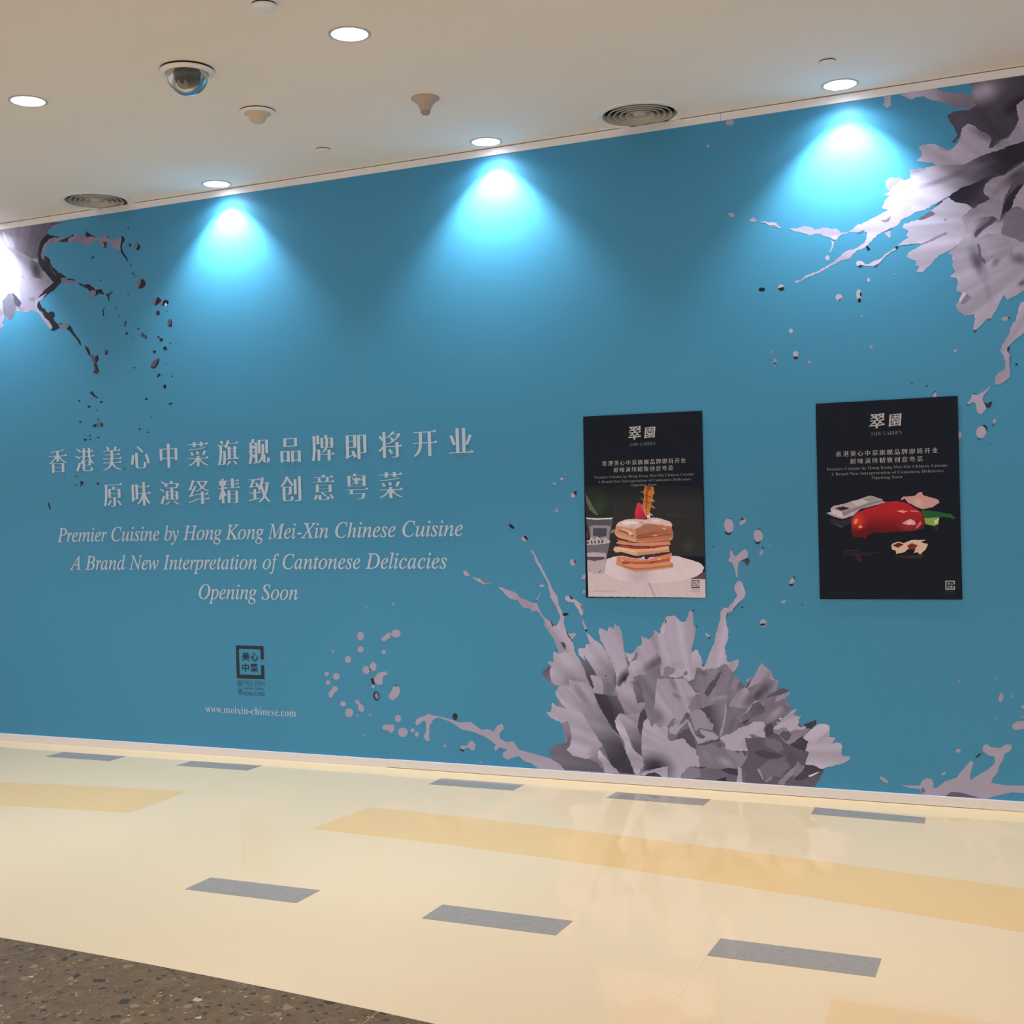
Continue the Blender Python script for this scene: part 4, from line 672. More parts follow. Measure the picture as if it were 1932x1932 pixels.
112/110/134||-59874 27995 -59549 27934 -59224 27015 -59268 26958 -59451 26514 -59786 26358 -60187 26576 -60337 26897 -60345 27607 -60134 27711
78/76/96||-59545 28026 -59188 27809 -58802 27345 -58938 27052 -59335 27270
136/132/159||-60576 27072 -60453 27061 -60344 26744 -60515 26604 -60590 26765
38/38/54||-56552 31333 -56017 31164 -55513 31000 -56078 31062 -56368 30964 -56750 30744 -56936 30437 -57065 30123 -57018 29899 -56796 29723 -56810 30052 -56558 29917 -56309 29739 -56346 29547 -56159 29266 -55775 28945 -55332 28728 -55086 28531 -55567 28534 -55580 28232 -56019 27948 -56225 27789 -56995 27860 -56438 28140 -56115 28327 -56415 28639 -57102 29318 -57291 29599 -57352 30153 -57184 30682 -56935 31092
138/134/161||-56750 30744 -56308 31023 -55599 30988 -55035 30969 -54616 30901 -55638 30754 -56263 30757 -56615 30555 -56832 30207 -56824 29748 -57068 30057 -56965 30440
78/76/96||-56493 29453 -56381 29398 -55952 28811 -55846 28627 -56122 28828
38/38/54||-56065 28607 -55554 28587 -55529 28284 -55852 28075 -56298 27815 -57029 27429 -56698 27732 -57467 27469 -57217 27689 -56886 27961 -56280 28206 -56076 28367
165/160/190||-57467 27469 -56698 27732 -57029 27429 -57314 27303 -57487 27015 -57342 26699 -57113 26467 -56578 25968 -56349 25798 -56401 25500 -56636 25580 -56746 25770 -57163 26229 -57501 26713 -57723 27127 -57632 27362
38/38/54||-57354 27307 -57133 26893 -56938 26815 -56672 26535 -56353 26583 -56160 26476 -56109 26291 -56254 26152 -56144 25962 -55877 25759 -55638 25830 -55521 25805 -55769 25539 -56090 25400 -56485 25401 -56355 25647 -56578 25968 -56961 26303 -57106 26618 -57340 26729 -57510 26957 -57480 27167
126/123/149||-55879 25714 -55563 25763 -55053 25781 -55144 25489 -55418 25481 -55730 25536
36/36/51||-55092 25784 -54870 25526 -54653 25150 -54284 24732 -54125 24391 -54223 24354 -54366 24619 -54662 24941 -55036 25300 -55226 25405 -55024 25569
126/123/149||-55557 28528 -55127 28516 -55290 28382 -55529 28284
126/123/149||-55449 28307 -54900 28374 -54364 28203 -54292 28076 -54908 28180 -55375 28210
45/45/61||-55171 28400 -54895 28478 -54397 28325 -54515 28277 -54900 28374
38/38/54||-54325 28199 -53756 27966 -53526 27973 -53264 27830 -52885 27587 -52889 27498 -53316 27508 -53533 27796 -53989 27928
36/36/51||-53789 27845 -53551 28001 -53323 27949 -52918 27615 -53223 27613 -53343 27506 -53450 27694
130/126/152||-53343 27506 -53147 27606 -52847 27489 -52933 27260 -53203 27196 -53370 27330
38/38/54||-52843 27578 -52425 27583 -52211 27268 -52401 27271 -52625 27350 -52781 27247 -53050 27197 -52853 27342
43/42/59||-52060 27269 -51872 27266 -51602 27403 -51569 27312 -51838 27160 -51815 26834 -51891 26826 -51955 27082 -52065 27166
48/47/64||-52126 26626 -52289 26345 -52267 25989 -52477 25947 -52378 26028 -52386 26294 -52244 26518
138/134/161||-56061 31070 -55554 30984 -55045 30988 -54458 31072 -54188 31057 -53537 30955 -53430 30780 -53197 30843 -52746 30704 -52596 30643 -52483 30616 -52216 30675 -51981 30855 -51874 30726 -51695 30500 -51212 30388 -50794 30562 -50809 30198 -50861 29852 -50976 29777 -51200 29800 -51380 29966 -51594 30224 -51815 30337 -51899 30140 -52093 30013 -52276 30151 -52530 30415 -52600 30555 -52753 30528 -53259 30316 -53601 30383 -54249 30542 -54902 30688 -55839 30745 -56074 30771
50/49/66||-55839 30760 -55442 30852 -55048 30928 -54419 31068 -54385 30975 -54816 30873 -54902 30688
38/38/54||-53499 30951 -53413 31164 -53304 31033 -52783 30723 -53122 30820 -53392 30761
38/38/54||-51940 30924 -51872 30755 -51676 30498 -51841 30604
64/62/81||-52190 30392 -51908 30361 -51884 30050 -52095 29955 -52104 30191
36/36/51||-50793 30576 -50575 30464 -50525 30313 -50741 30044 -50753 29782 -50300 29063 -50359 28981 -50482 29140 -50869 29677 -50875 29971 -50766 30339
38/38/54||-50197 28877 -50055 28746 -50168 28699
41/40/56||-50071 28368 -49927 28267 -49913 28163 -50039 28234
43/42/59||-49861 28086 -49750 28104 -49789 28035
41/40/56||-54438 24737 -54277 24725 -54133 24341 -54259 24400
41/40/56||-53812 24341 -53506 24020 -53392 23715 -53583 23729 -53789 24141
94/92/114||-53521 23675 -53264 23705 -53078 23593 -52883 23703 -52821 23377 -53032 23194 -53283 23286
38/38/54||-53083 23494 -52883 23693 -52809 23351 -53032 23194
68/67/86||-53191 23205 -52971 23140 -52802 22635 -52997 22524 -53309 22668 -53146 22757
38/38/54||-53191 23205 -53000 23192 -52789 22658 -52865 22639
@printed_droplets left
122/118/144||-50207 29957 -50221 29922 -50255 29899 -50302 29894 -50348 29909 -50380 29939 -50391 29977 -50377 30012 -50342 30035 -50296 30040 -50250 30025 -50218 29995
122/118/144||-49450 29817 -49481 29687 -49554 29597 -49651 29572 -49745 29617 -49811 29722 -49830 29858 -49799 29989 -49725 30079 -49629 30104 -49535 30058 -49470 29953
122/118/144||-49057 27572 -49110 27414 -49242 27308 -49417 27281 -49589 27340 -49711 27471 -49751 27638 -49697 27796 -49565 27902 -49390 27929 -49218 27869 -49096 27738
122/118/144||-50286 30972 -50298 30941 -50329 30921 -50370 30917 -50410 30931 -50439 30957 -50448 30990 -50436 31021 -50405 31041 -50364 31045 -50324 31032 -50295 31005
38/38/54||-50181 30129 -50041 29939 -50155 29864 -50283 29907 -50187 29984
38/38/54||-49594 30065 -49384 29810 -49446 29643 -49614 29588 -49719 29701 -49567 29830
45/45/61||-49430 27840 -49317 27902 -49141 27754 -49076 27545 -49229 27385 -49525 27326 -49670 27368 -49476 27612
36/36/51||-52960 29721 -52903 29538 -53086 29444 -53129 29517 -52993 29577
43/42/59||-52390 28142 -52380 28124 -52386 28099 -52407 28076 -52437 28059 -52467 28054 -52491 28061 -52501 28080 -52495 28104 -52474 28128 -52444 28144 -52414 28150
43/42/59||-50208 30978 -50214 30938 -50226 30909 -50241 30900 -50255 30912 -50265 30943 -50267 30984 -50261 31025 -50249 31053 -50234 31062 -50220 31050 -50210 31019
43/42/59||-50361 27097 -50370 27078 -50392 27065 -50422 27062 -50451 27070 -50472 27087 -50479 27108 -50471 27128 -50448 27141 -50419 27144 -50389 27135 -50368 27119
122/118/144||-48290 26452 -48319 26354 -48388 26286 -48480 26267 -48569 26302 -48632 26382 -48652 26485 -48624 26584 -48554 26652 -48463 26670 -48374 26635 -48310 26555
122/118/144||-47836 26354 -47859 26287 -47916 26241 -47992 26230 -48067 26255 -48120 26310 -48138 26381 -48115 26448 -48057 26494 -47981 26505 -47906 26480 -47853 26425
122/118/144||-52073 23781 -52100 23707 -52169 23655 -52260 23641 -52350 23669 -52414 23730 -52435 23808 -52407 23883 -52338 23934 -52247 23948 -52157 23921 -52094 23860
36/36/51||-48206 26734 -47963 26510 -48150 26353 -48372 26234 -48479 26281 -48400 26433 -48319 26628
29/29/44||-47820 26468 -47602 26512 -47428 26375 -47506 26238 -47757 26261 -47832 26181 -47940 26190
228/222/250||-47603 26233 -47614 26185 -47639 26151 -47671 26141 -47703 26157 -47725 26194 -47732 26244 -47721 26292 -47696 26326 -47663 26336 -47632 26320 -47610 26282
68/67/86||-48112 25773 -48136 25702 -48193 25654 -48270 25642 -48345 25667 -48398 25725 -48416 25799 -48392 25869 -48334 25917 -48258 25930 -48183 25904 -48130 25846
68/67/86||-49666 24974 -49678 24939 -49706 24914 -49743 24908 -49779 24920 -49805 24949 -49813 24986 -49802 25022 -49774 25046 -49737 25053 -49701 25040 -49675 25011
68/67/86||-51148 25887 -51155 25840 -51170 25807 -51190 25796 -51208 25811 -51220 25846 -51223 25893 -51216 25940 -51201 25973 -51182 25984 -51164 25969 -51151 25934
68/67/86||-50094 24542 -50102 24528 -50121 24518 -50147 24517 -50172 24523 -50191 24535 -50197 24550 -50190 24564 -50170 24573 -50144 24575 -50119 24569 -50100 24557
68/67/86||-48927 24885 -48931 24874 -48942 24867 -48957 24865 -48971 24869 -48981 24878 -48985 24890 -48980 24901 -48969 24909 -48955 24911 -48940 24907 -48930 24897
68/67/86||-48906 24159 -48911 24146 -48923 24137 -48940 24135 -48956 24140 -48967 24150 -48971 24164 -48966 24176 -48954 24185 -48937 24187 -48921 24182 -48910 24172
68/67/86||-50034 22712 -50048 22687 -50084 22670 -50132 22666 -50180 22676 -50214 22698 -50226 22725 -50212 22750 -50176 22767 -50128 22771 -50080 22761 -50046 22739
68/67/86||-47766 22796 -47773 22782 -47789 22773 -47810 22771 -47832 22776 -47847 22788 -47852 22802 -47846 22816 -47830 22826 -47808 22828 -47787 22823 -47771 22811
68/67/86||-47526 25843 -47533 25829 -47552 25820 -47577 25819 -47602 25825 -47620 25837 -47626 25852 -47619 25865 -47600 25874 -47575 25876 -47550 25870 -47532 25858
68/67/86||-48507 22361 -48512 22352 -48524 22345 -48541 22343 -48557 22347 -48569 22355 -48573 22366 -48568 22376 -48556 22382 -48539 22384 -48523 22380 -48511 22372
41/40/56||-48259 25901 -48115 25888 -48178 25663 -48288 25643
87/85/106||-47250 25124 -47277 25008 -47341 24927 -47424 24902 -47505 24940 -47562 25032 -47579 25151 -47552 25267 -47488 25348 -47405 25372 -47324 25334 -47267 25243
87/85/106||-49098 24464 -49118 24404 -49168 24363 -49234 24352 -49299 24374 -49345 24422 -49360 24484 -49340 24544 -49290 24584 -49224 24596 -49159 24574 -49113 24526
87/85/106||-49352 24585 -49370 24514 -49412 24464 -49468 24449 -49522 24473 -49560 24529 -49572 24603 -49554 24674 -49512 24724 -49456 24739 -49402 24715 -49364 24659
38/38/54||-47326 25374 -47261 25211 -47273 24924 -47417 24902 -47521 25002 -47339 25045
50/49/66||-50753 25546 -50625 25491 -50611 25373 -50730 25192 -50823 25200 -50725 25324
50/49/66||-49419 24751 -49297 24596 -49357 24484 -49407 24604
54/54/71||-49117 24523 -49122 24407 -49217 24328 -49252 24359
66/65/84||-51271 26514 -51316 26342 -51433 26234 -51657 26260 -51432 26270
50/49/66||-50525 24780 -50539 24735 -50574 24703 -50621 24694 -50667 24710 -50700 24747 -50710 24795 -50696 24841 -50660 24872 -50613 24881 -50568 24865 -50535 24828
50/49/66||-48177 24377 -48191 24349 -48225 24331 -48270 24327 -48315 24338 -48347 24361 -48358 24391 -48345 24419 -48311 24438 -48265 24442 -48220 24431 -48188 24407
50/49/66||-47939 24200 -47960 24147 -48011 24110 -48080 24101 -48148 24121 -48197 24165 -48213 24221 -48192 24274 -48140 24310 -48071 24320 -48003 24300 -47955 24256
50/49/66||-47366 23954 -47374 23937 -47394 23926 -47421 23924 -47448 23930 -47467 23945 -47474 23962 -47466 23979 -47446 23990 -47419 23993 -47392 23986 -47373 23972
50/49/66||-47965 22094 -47971 22081 -47987 22073 -48009 22071 -48030 22076 -48046 22086 -48051 22100 -48045 22112 -48029 22121 -48007 22123 -47985 22118 -47970 22107
29/29/44||-47971 23683 -47894 23792 -47750 23810 -47684 23661 -47633 23594 -47867 23588
34/33/49||-48477 23538 -48495 23499 -48543 23473 -48607 23466 -48670 23482 -48715 23515 -48730 23557 -48712 23596 -48664 23622 -48600 23628 -48537 23613 -48492 23580
34/33/49||-47309 22028 -47318 22005 -47339 21990 -47368 21986 -47397 21994 -47417 22012 -47424 22035 -47415 22058 -47393 22073 -47365 22078 -47336 22070 -47316 22051
34/33/49||-47810 21463 -47828 21404 -47872 21362 -47930 21349 -47987 21369 -48028 21416 -48041 21478 -48023 21537 -47979 21579 -47920 21591 -47864 21572 -47823 21525
94/92/114||-48956 22682 -48800 22932 -48500 23143 -48246 23168 -48332 22842 -48522 22623 -48706 22563 -48887 22590
38/38/54||-48246 23168 -48312 22869 -48522 22623 -48742 22580 -48921 22650 -48628 22688 -48398 22991
36/36/51||-48510 22043 -48355 22264 -48212 22226 -48216 22139 -48474 22026
45/45/61||-52247 23942 -52100 23843 -52109 23651 -52373 23650 -52255 23765
50/49/66||-53586 21446 -53391 21534 -53179 21273 -52901 21083 -53060 21093 -53309 21206
38/38/54||-53565 20575 -53593 20549 -53647 20539 -53711 20547 -53769 20571 -53805 20605 -53809 20640 -53781 20666 -53727 20677 -53663 20669 -53605 20644 -53569 20610
38/38/54||-52608 20834 -52624 20803 -52667 20782 -52724 20777 -52781 20788 -52821 20814 -52835 20847 -52819 20878 -52776 20899 -52719 20905 -52662 20893 -52622 20867
38/38/54||-49205 20809 -49221 20781 -49262 20762 -49317 20757 -49372 20768 -49411 20792 -49424 20822 -49408 20850 -49367 20869 -49312 20874 -49258 20863 -49219 20839
38/38/54||-47423 20478 -47433 20450 -47478 20421 -47546 20399 -47620 20388 -47679 20393 -47707 20412 -47697 20439 -47652 20468 -47583 20491 -47510 20501 -47451 20496
38/38/54||-53114 19480 -53119 19438 -53165 19396 -53240 19368 -53322 19360 -53392 19375 -53429 19408 -53423 19451 -53377 19492 -53303 19520 -53220 19528 -53151 19514
38/38/54||-53940 18626 -53957 18592 -54000 18568 -54058 18562 -54116 18574 -54157 18601 -54171 18636 -54154 18671 -54110 18694 -54052 18701 -53995 18689 -53954 18662
38/38/54||-54336 16059 -54327 15998 -54349 15947 -54398 15918 -54460 15919 -54518 15951 -54556 16004 -54566 16065 -54543 16117 -54494 16146 -54432 16144 -54374 16112
38/38/54||-53086 15883 -53122 15867 -53176 15872 -53233 15896 -53278 15932 -53298 15971 -53289 16003 -53253 16019 -53198 16014 -53141 15990 -53097 15954 -53076 15915
38/38/54||-52654 19463 -52669 19404 -52706 19363 -52754 19349 -52801 19368 -52834 19413 -52844 19472 -52829 19531 -52792 19573 -52744 19586 -52697 19568 -52664 19523
54/54/71||-54363 21019 -54374 20990 -54403 20970 -54442 20964 -54481 20974 -54508 20998 -54517 21028 -54505 21057 -54476 21078 -54437 21083 -54399 21073 -54372 21050
54/54/71||-53066 20365 -53073 20346 -53093 20332 -53118 20328 -53143 20335 -53161 20351 -53167 20371 -53160 20390 -53140 20404 -53115 20407 -53090 20401 -53072 20385
54/54/71||-48958 19739 -48966 19723 -48986 19711 -49014 19708 -49041 19714 -49060 19728 -49067 19745 -49059 19761 -49038 19773 -49011 19776 -48984 19770 -48964 19756
54/54/71||-52919 19774 -52940 19758 -52978 19753 -53022 19761 -53061 19781 -53083 19806 -53083 19830 -53062 19847 -53024 19851 -52980 19843 -52941 19824 -52919 19798
54/54/71||-54305 19692 -54329 19674 -54373 19669 -54424 19679 -54469 19701 -54495 19730 -54496 19757 -54471 19775 -54427 19780 -54376 19770 -54332 19748 -54305 19720
54/54/71||-49786 19072 -49800 19048 -49836 19032 -49886 19028 -49934 19037 -49970 19057 -49982 19082 -49967 19105 -49931 19121 -49881 19125 -49833 19116 -49798 19097
54/54/71||-49214 18850 -49225 18829 -49255 18814 -49295 18810 -49334 18818 -49362 18835 -49372 18858 -49361 18879 -49331 18894 -49291 18898 -49252 18890 -49223 18873
54/54/71||-53603 18854 -53616 18833 -53650 18818 -53695 18814 -53739 18822 -53771 18840 -53782 18863 -53769 18884 -53736 18899 -53691 18903 -53646 18895 -53614 18877
54/54/71||-53574 18634 -53587 18613 -53621 18598 -53666 18594 -53710 18602 -53742 18620 -53753 18643 -53740 18664 -53707 18679 -53662 18683 -53617 18675 -53585 18657
54/54/71||-52921 18709 -52938 18687 -52980 18673 -53037 18670 -53094 18678 -53135 18696 -53150 18719 -53133 18741 -53091 18755 -53034 18759 -52977 18750 -52936 18732
54/54/71||-54777 16400 -54802 16386 -54840 16384 -54879 16397 -54911 16419 -54926 16446 -54920 16470 -54895 16484 -54858 16485 -54818 16473 -54786 16450 -54771 16423
54/54/71||-54879 15866 -54904 15857 -54938 15861 -54971 15877 -54996 15901 -55004 15927 -54995 15947 -54969 15956 -54936 15952 -54902 15936 -54878 15912 -54869 15886
54/54/71||-51051 16723 -51075 16714 -51108 16718 -51140 16734 -51163 16757 -51171 16783 -51162 16802 -51138 16811 -51106 16807 -51073 16791 -51050 16768 -51042 16742
54/54/71||-54466 15867 -54475 15838 -54497 15816 -54527 15809 -54555 15818 -54576 15841 -54582 15871 -54573 15901 -54551 15922 -54522 15929 -54493 15920 -54473 15898
103/101/124||-52780 19494 -52803 19441 -52863 19404 -52943 19393 -53021 19412 -53077 19454 -53096 19510 -53073 19563 -53013 19600 -52933 19611 -52855 19592 -52798 19549
31/31/46||-57220 14928 -57084 14853 -56961 14496 -57081 14513
@poster_photo cake
26/29/39|G,46/48/52,-1905,1481,-1908,1380|-21939 14801 -21207 14882 -20560 14726 -19766 14906 -18710 14705 -17315 14764 -15883 14622 -15833 12803 -15841 11281 -17760 11328 -22055 11014
36/45/45|B,50/68/55,-2116,1385,68|-21910 14559 -21578 14653 -21142 14606 -20713 14423 -20505 14145 -20446 13734 -20529 13361 -20894 13232 -21950 13252
48/51/53|B,59/68/63,-1664,1181,44|-17295 11826 -16697 12318 -16093 11979 -15936 11547 -16723 11387
98/109/98||-21876 14455 -21735 14279 -21493 13827 -21250 13444 -21325 13377 -21681 13659 -21851 14076
223/207/223||-22018 11014 -20888 11008 -20255 10494 -17791 10221 -16552 10205 -15831 10195 -15842 9304 -22014 9317
233/222/240|B,207/194/216,-1918,1042,105|-20883 11179 -20518 11307 -20229 11346 -17517 11333 -17241 11324 -16865 11215 -16390 11085 -16054 10951 -15897 10752 -15998 10520 -16241 10354 -16586 10215 -17797 10020 -19200 10001 -20265 10153 -20976 10495 -21002 10838
104/82/96||-16586 10215 -16069 10421 -15854 10586 -15845 10195
187/172/194||-18742 10002 -18636 10002 -18375 9329 -18445 9328
89/92/107||-21919 13286 -20442 13257 -20567 12679 -20674 12135 -21690 12147 -21816 12837
153/150/166||-21724 12835 -21485 12900 -20760 12870 -20581 12816 -20660 12578 -20708 12203 -20855 12103 -21654 12147
78/81/96||-21526 12746 -20800 12734 -20830 12342 -21212 12278 -21555 12386
234/234/245||-21919 13286 -21257 13222 -20460 13257 -20570 13174 -21258 13163 -21804 13208
120/116/133||-21954 12150 -20638 12117 -20800 11521 -20907 10974 -21979 11083
202/194/211||-21953 12168 -21764 12114 -21648 12319 -21471 12145 -21319 12348 -21144 12140 -20922 12275 -20639 12100 -20678 11998 -21296 11919 -21961 11909
72/68/85||-21912 12064 -21802 12080 -21769 11959 -21861 11960
72/68/85||-21691 12113 -21599 12129 -21568 11974 -21641 11968
72/68/85||-21490 12128 -21417 12127 -21404 11972 -21476 11973
72/68/85||-21289 12142 -21181 12124 -21222 11977 -21294 11971
72/68/85||-21090 12140 -20981 12138 -21058 11985 -21130 11986
196/185/205||-21966 11496 -21526 11544 -20874 11487 -20899 11248 -20976 10495 -21560 10427 -21968 10841
100/87/105||-21953 11324 -20952 11300 -20973 11180 -21503 11097 -21939 11186
87/78/92||-21302 10513 -21189 10650 -21172 10615 -21266 10495
87/78/92||-21825 10737 -21739 10531 -21776 10531 -21844 10703
164/164/120||-20626 12510 -20441 12694 -20408 12575 -20555 12474
142/44/65||-21944 12460 -21824 12562 -21802 12321 -21943 12254
238/207/218|B,225/187/207,-1947,1286,42|-20309 12880 -20180 13014 -19818 13143 -19320 13167 -18756 13123 -18402 13217 -18054 13176 -17538 12999 -17421 12863 -17478 12697 -17925 12839 -18762 12920 -19119 12758 -19370 12660 -20043 12807 -20224 12742
214/161/133||-20310 12846 -20043 12807 -19370 12654 -18763 12887 -17925 12839 -17460 12697 -17383 12395 -17424 12161 -17601 12030 -19317 12067 -20199 12367 -20410 12506
187/122/102||-19299 12659 -18764 12853 -17925 12839 -17471 12697 -17377 12361 -18434 12124 -19280 12101
242/198/164||-20045 12722 -19621 12597 -19378 12390 -19837 12498
246/207/164||-17997 12739 -17720 12718 -17792 12619 -17964 12672
164/100/83||-19273 12354 -18423 12511 -17413 12529 -18426 12410 -19240 12252
227/174/140||-20410 12506 -20199 12367 -19316 12084 -18435 12107 -17415 12228 -17565 12063 -18439 11972 -19389 12017 -20203 12248 -20343 12369
194/105/85||-20312 12198 -19850 12091 -19355 11983 -18261 12071 -17563 12146 -17584 12013 -18439 11956 -19321 11932 -20208 12078
222/159/131||-20354 11994 -20136 12094 -19497 11968 -18263 12004 -17567 12013 -17529 11878 -18443 11821 -19394 11848 -20212 11942
174/72/68||-20249 11908 -19856 11870 -19324 11813 -18443 11821 -17640 11880 -17660 11763 -18447 11686 -19328 11695 -19860 11751 -20215 11840
238/192/159||-20508 11655 -20395 11824 -19860 11751 -19328 11678 -18446 11703 -17642 11813 -17591 11528 -18454 11434 -19303 11339 -20080 11549 -20368 11517
63/48/68||-20333 11483 -20081 11522 -19338 11339 -18453 11474 -17580 11527 -17618 11427 -18178 11304 -18634 11267 -18743 11166 -18883 11184 -18914 11336 -19058 11236 -19342 11221 -20228 11380
231/144/109||-20302 11312 -19802 11275 -19343 11187 -18743 11149 -18178 11314 -17478 11476 -17596 10992 -18469 10912 -19352 10882 -20346 11040
192/96/76||-20164 11141 -19347 11034 -18464 11080 -17624 11210 -17610 11092 -18468 10963 -19350 10940 -20166 11066
227/161/133||-20386 10920 -20346 11057 -19316 10882 -18469 10929 -17456 11025 -17440 10757 -18478 10626 -19326 10536 -19890 10731
250/225/214||-19820 13075 -19606 13105 -19542 12867 -19722 12802
250/233/242||-18475 13117 -18126 13111 -17989 13007 -18339 12980
164/105/87||-20191 12639 -19835 12566 -19415 12356 -19417 12289 -19874 12465 -20193 12571
250/218/174||-19695 12496 -19481 12527 -19485 12391 -19628 12359
161/92/76||-19276 12253 -18780 12314 -18077 12371 -17452 12396 -17453 12346 -18254 12290 -19136 12183
207/131/105||-18238 12844 -17510 12765 -17479 12664 -18137 12708
153/55/57||-19785 11869 -19501 11832 -19434 11713 -19647 11715
153/55/57||-18865 11809 -18618 11823 -18587 11688 -18798 11690
153/55/57||-19218 11812 -19077 11811 -19098 11693 -19186 11710
250/207/174||-20163 11175 -19950 11123 -20059 11055
250/207/174||-18286 11197 -18006 11229 -18113 11129
164/76/61||-20095 11038 -19668 11002 -19741 10935 -20062 10963
164/76/61||-18676 11048 -18324 11080 -18397 10996 -18643 10980
250/203/164||-18498 12344 -18147 12372 -18289 12300
233/174/144||-20393 12489 -20055 12382 -19631 12257 -19314 12169 -19317 12067 -19634 12139 -20059 12263 -20343 12369
203/129/100||-19278 12168 -18783 12213 -18256 12239 -17732 12299 -17402 12328 -17416 12211 -18085 12120 -18787 12078 -19282 12050
250/214/183||-20360 11790 -20003 11735 -19649 11647 -19331 11593 -19333 11526 -19864 11615 -20291 11704
214/161/131||-19261 11542 -18802 11555 -18275 11584 -17611 11678 -17597 11544 -18454 11434 -19267 11356
250/242/249||-20037 13011 -19820 13075 -19394 13067 -19113 12994 -19257 12895 -19612 12902 -19898 12873
214/183/201||-19111 13062 -18900 13024 -18763 12887 -18905 12856 -19044 12925
65/44/57||-20226 11448 -20047 11463 -19906 11377 -20086 11345
94/65/83||-18596 11368 -18385 11417 -18246 11365 -18458 11316
203/122/94||-20383 11006 -19886 10850 -19321 10729 -18473 10794 -17442 10907 -17445 10824 -18475 10710 -19324 10628 -19889 10765
218/63/85|G,183/44/65,-1926,1370,-1882,1319|-19337 13201 -19309 13539 -19191 13942 -19084 13974 -18912 13801 -18748 13392 -18737 13190 -19038 13138
250/164/153||-18981 13870 -18912 13817 -18731 13375 -18725 13223 -18784 13376
214/131/61|B,120/78/44,-1857,1466,24|-18838 14541 -18743 14774 -18324 14728 -18301 14525 -18374 14191 -18493 13723 -18593 13288 -18731 13392 -18910 13868 -18813 14203
142/76/37||-18773 14337 -18443 14227 -18452 14177 -18775 14269
142/76/37||-18818 14034 -18468 13958 -18487 13908 -18837 13984
142/76/37||-18715 14537 -18610 14534 -18689 13627 -18739 13695
207/174/153||-19050 14530 -18823 14466 -18824 14422
207/174/153||-19024 14208 -18833 14119 -18851 14086
207/153/98||-18364 14527 -18263 14390 -18385 14410
207/164/120||-18394 14125 -18258 13987 -18449 14025
207/164/142||-18471 13858 -18250 13657 -18493 13723 -18440 13739
218/196/185||-18570 13490 -18365 13290 -18609 13356
240/229/234||-18715 13324 -18573 13372 -18508 13185 -18684 13189
@poster_photo pepper
192/179/196||-10058 13251 -9813 13322 -9846 13475 -9694 13586 -9134 13686 -8873 13793 -8725 13808 -8061 14017 -7520 13834 -7505 13740 -7350 13699 -8073 13510 -8515 13407 -8816 13111 -9337 12970 -9707 13091
225/211/227||-9836 13437 -9347 13312 -8807 13470 -8813 13225 -9317 13038 -9815 13227
153/140/161||-9347 13312 -8733 13487 -8068 13698 -7514 13815 -7505 13740 -8071 13578 -8662 13373 -9260 13083
59/31/50||-9623 13462 -9286 13557 -8966 13455 -9347 13342
164/164/164||-8357 13837 -8025 13990 -7666 13808 -7978 13688
218/205/218||-8874 13755 -8503 13859 -8140 13737 -8658 13542
48/44/65||-9358 12876 -8854 13074 -8898 12773 -9310 12590 -9862 12866 -9895 13019
92/85/105||-9918 12848 -9309 12609 -9385 12573
187/33/46|G,100/15/26,-742,1338,-745,1226;B,223/61/46,-867,1288,62;B,164/48/59,-643,1269,63|-8944 12433 -8894 12962 -8666 13222 -8295 13402 -7781 13541 -7343 13717 -6875 13743 -6449 13621 -6029 13351 -5821 13162 -5706 12827 -5767 12495 -6123 12389 -6729 12361 -7450 12298 -7956 12343 -8215 12196 -8293 12008 -8401 12085 -8547 12125 -8804 12128 -8929 12281
246/164/161||-6922 13278 -6706 13329 -6422 13249 -6637 13194
235/174/187|B,250/218/229,-636,1276,14|-6684 12733 -6359 12913 -6148 12835 -6099 12648 -6437 12647
214/122/126||-6385 13322 -6031 13277 -5919 13216 -6280 13238
250/153/98||-8823 12847 -8709 12996 -8608 12918 -8708 12732 -8789 12733
250/174/142||-8628 12560 -8496 12698 -8433 12576 -8529 12532
214/122/122||-6121 12482 -5900 12830 -5851 12681 -6043 12481
214/166/172|B,233/192/187,-598,1364,31|-6712 13813 -6620 13923 -6121 13946 -5941 14090 -5799 14115 -5760 13974 -5452 13873 -5105 13754 -5066 13624 -5216 13517 -5393 13411 -5782 13346 -5992 13425 -6412 13657 -6550 13839 -6677 13768
35/100/55||-5853 13310 -5467 13265 -5014 13181 -4598 13099 -4422 12949 -4465 12858 -4671 12947 -5018 12990 -5089 12962 -5720 12967
142/180/92||-5721 12945 -5089 12970 -5131 12669 -5308 12572 -5692 12678
218/231/164||-5302 12819 -5097 12926 -5147 12698 -5265 12627
229/201/183||-7193 11727 -7100 11838 -6884 11892 -6635 11833 -6454 11905 -6275 11966 -5702 11959 -5888 11861 -5601 11766 -5683 11563 -5936 11306 -6075 11418 -6219 11364 -6143 11567 -6463 11552 -6609 11423 -6969 11344 -7001 11501 -7144 11540
100/33/48||-7139 11719 -6885 11854 -6629 11777 -6890 11619
135/46/46||-6502 11720 -6278 11829 -6033 11715 -6215 11524 -6427 11563
55/44/48||-7006 11296 -6577 11255 -5795 11305 -5870 11120 -6473 11143 -6936 11220
68/28/41||-8822 11423 -8604 11289 -8455 11099 -8576 10941 -8738 11101
48/44/50||-5307 12592 -5132 12607 -5138 12368 -5277 12389"""

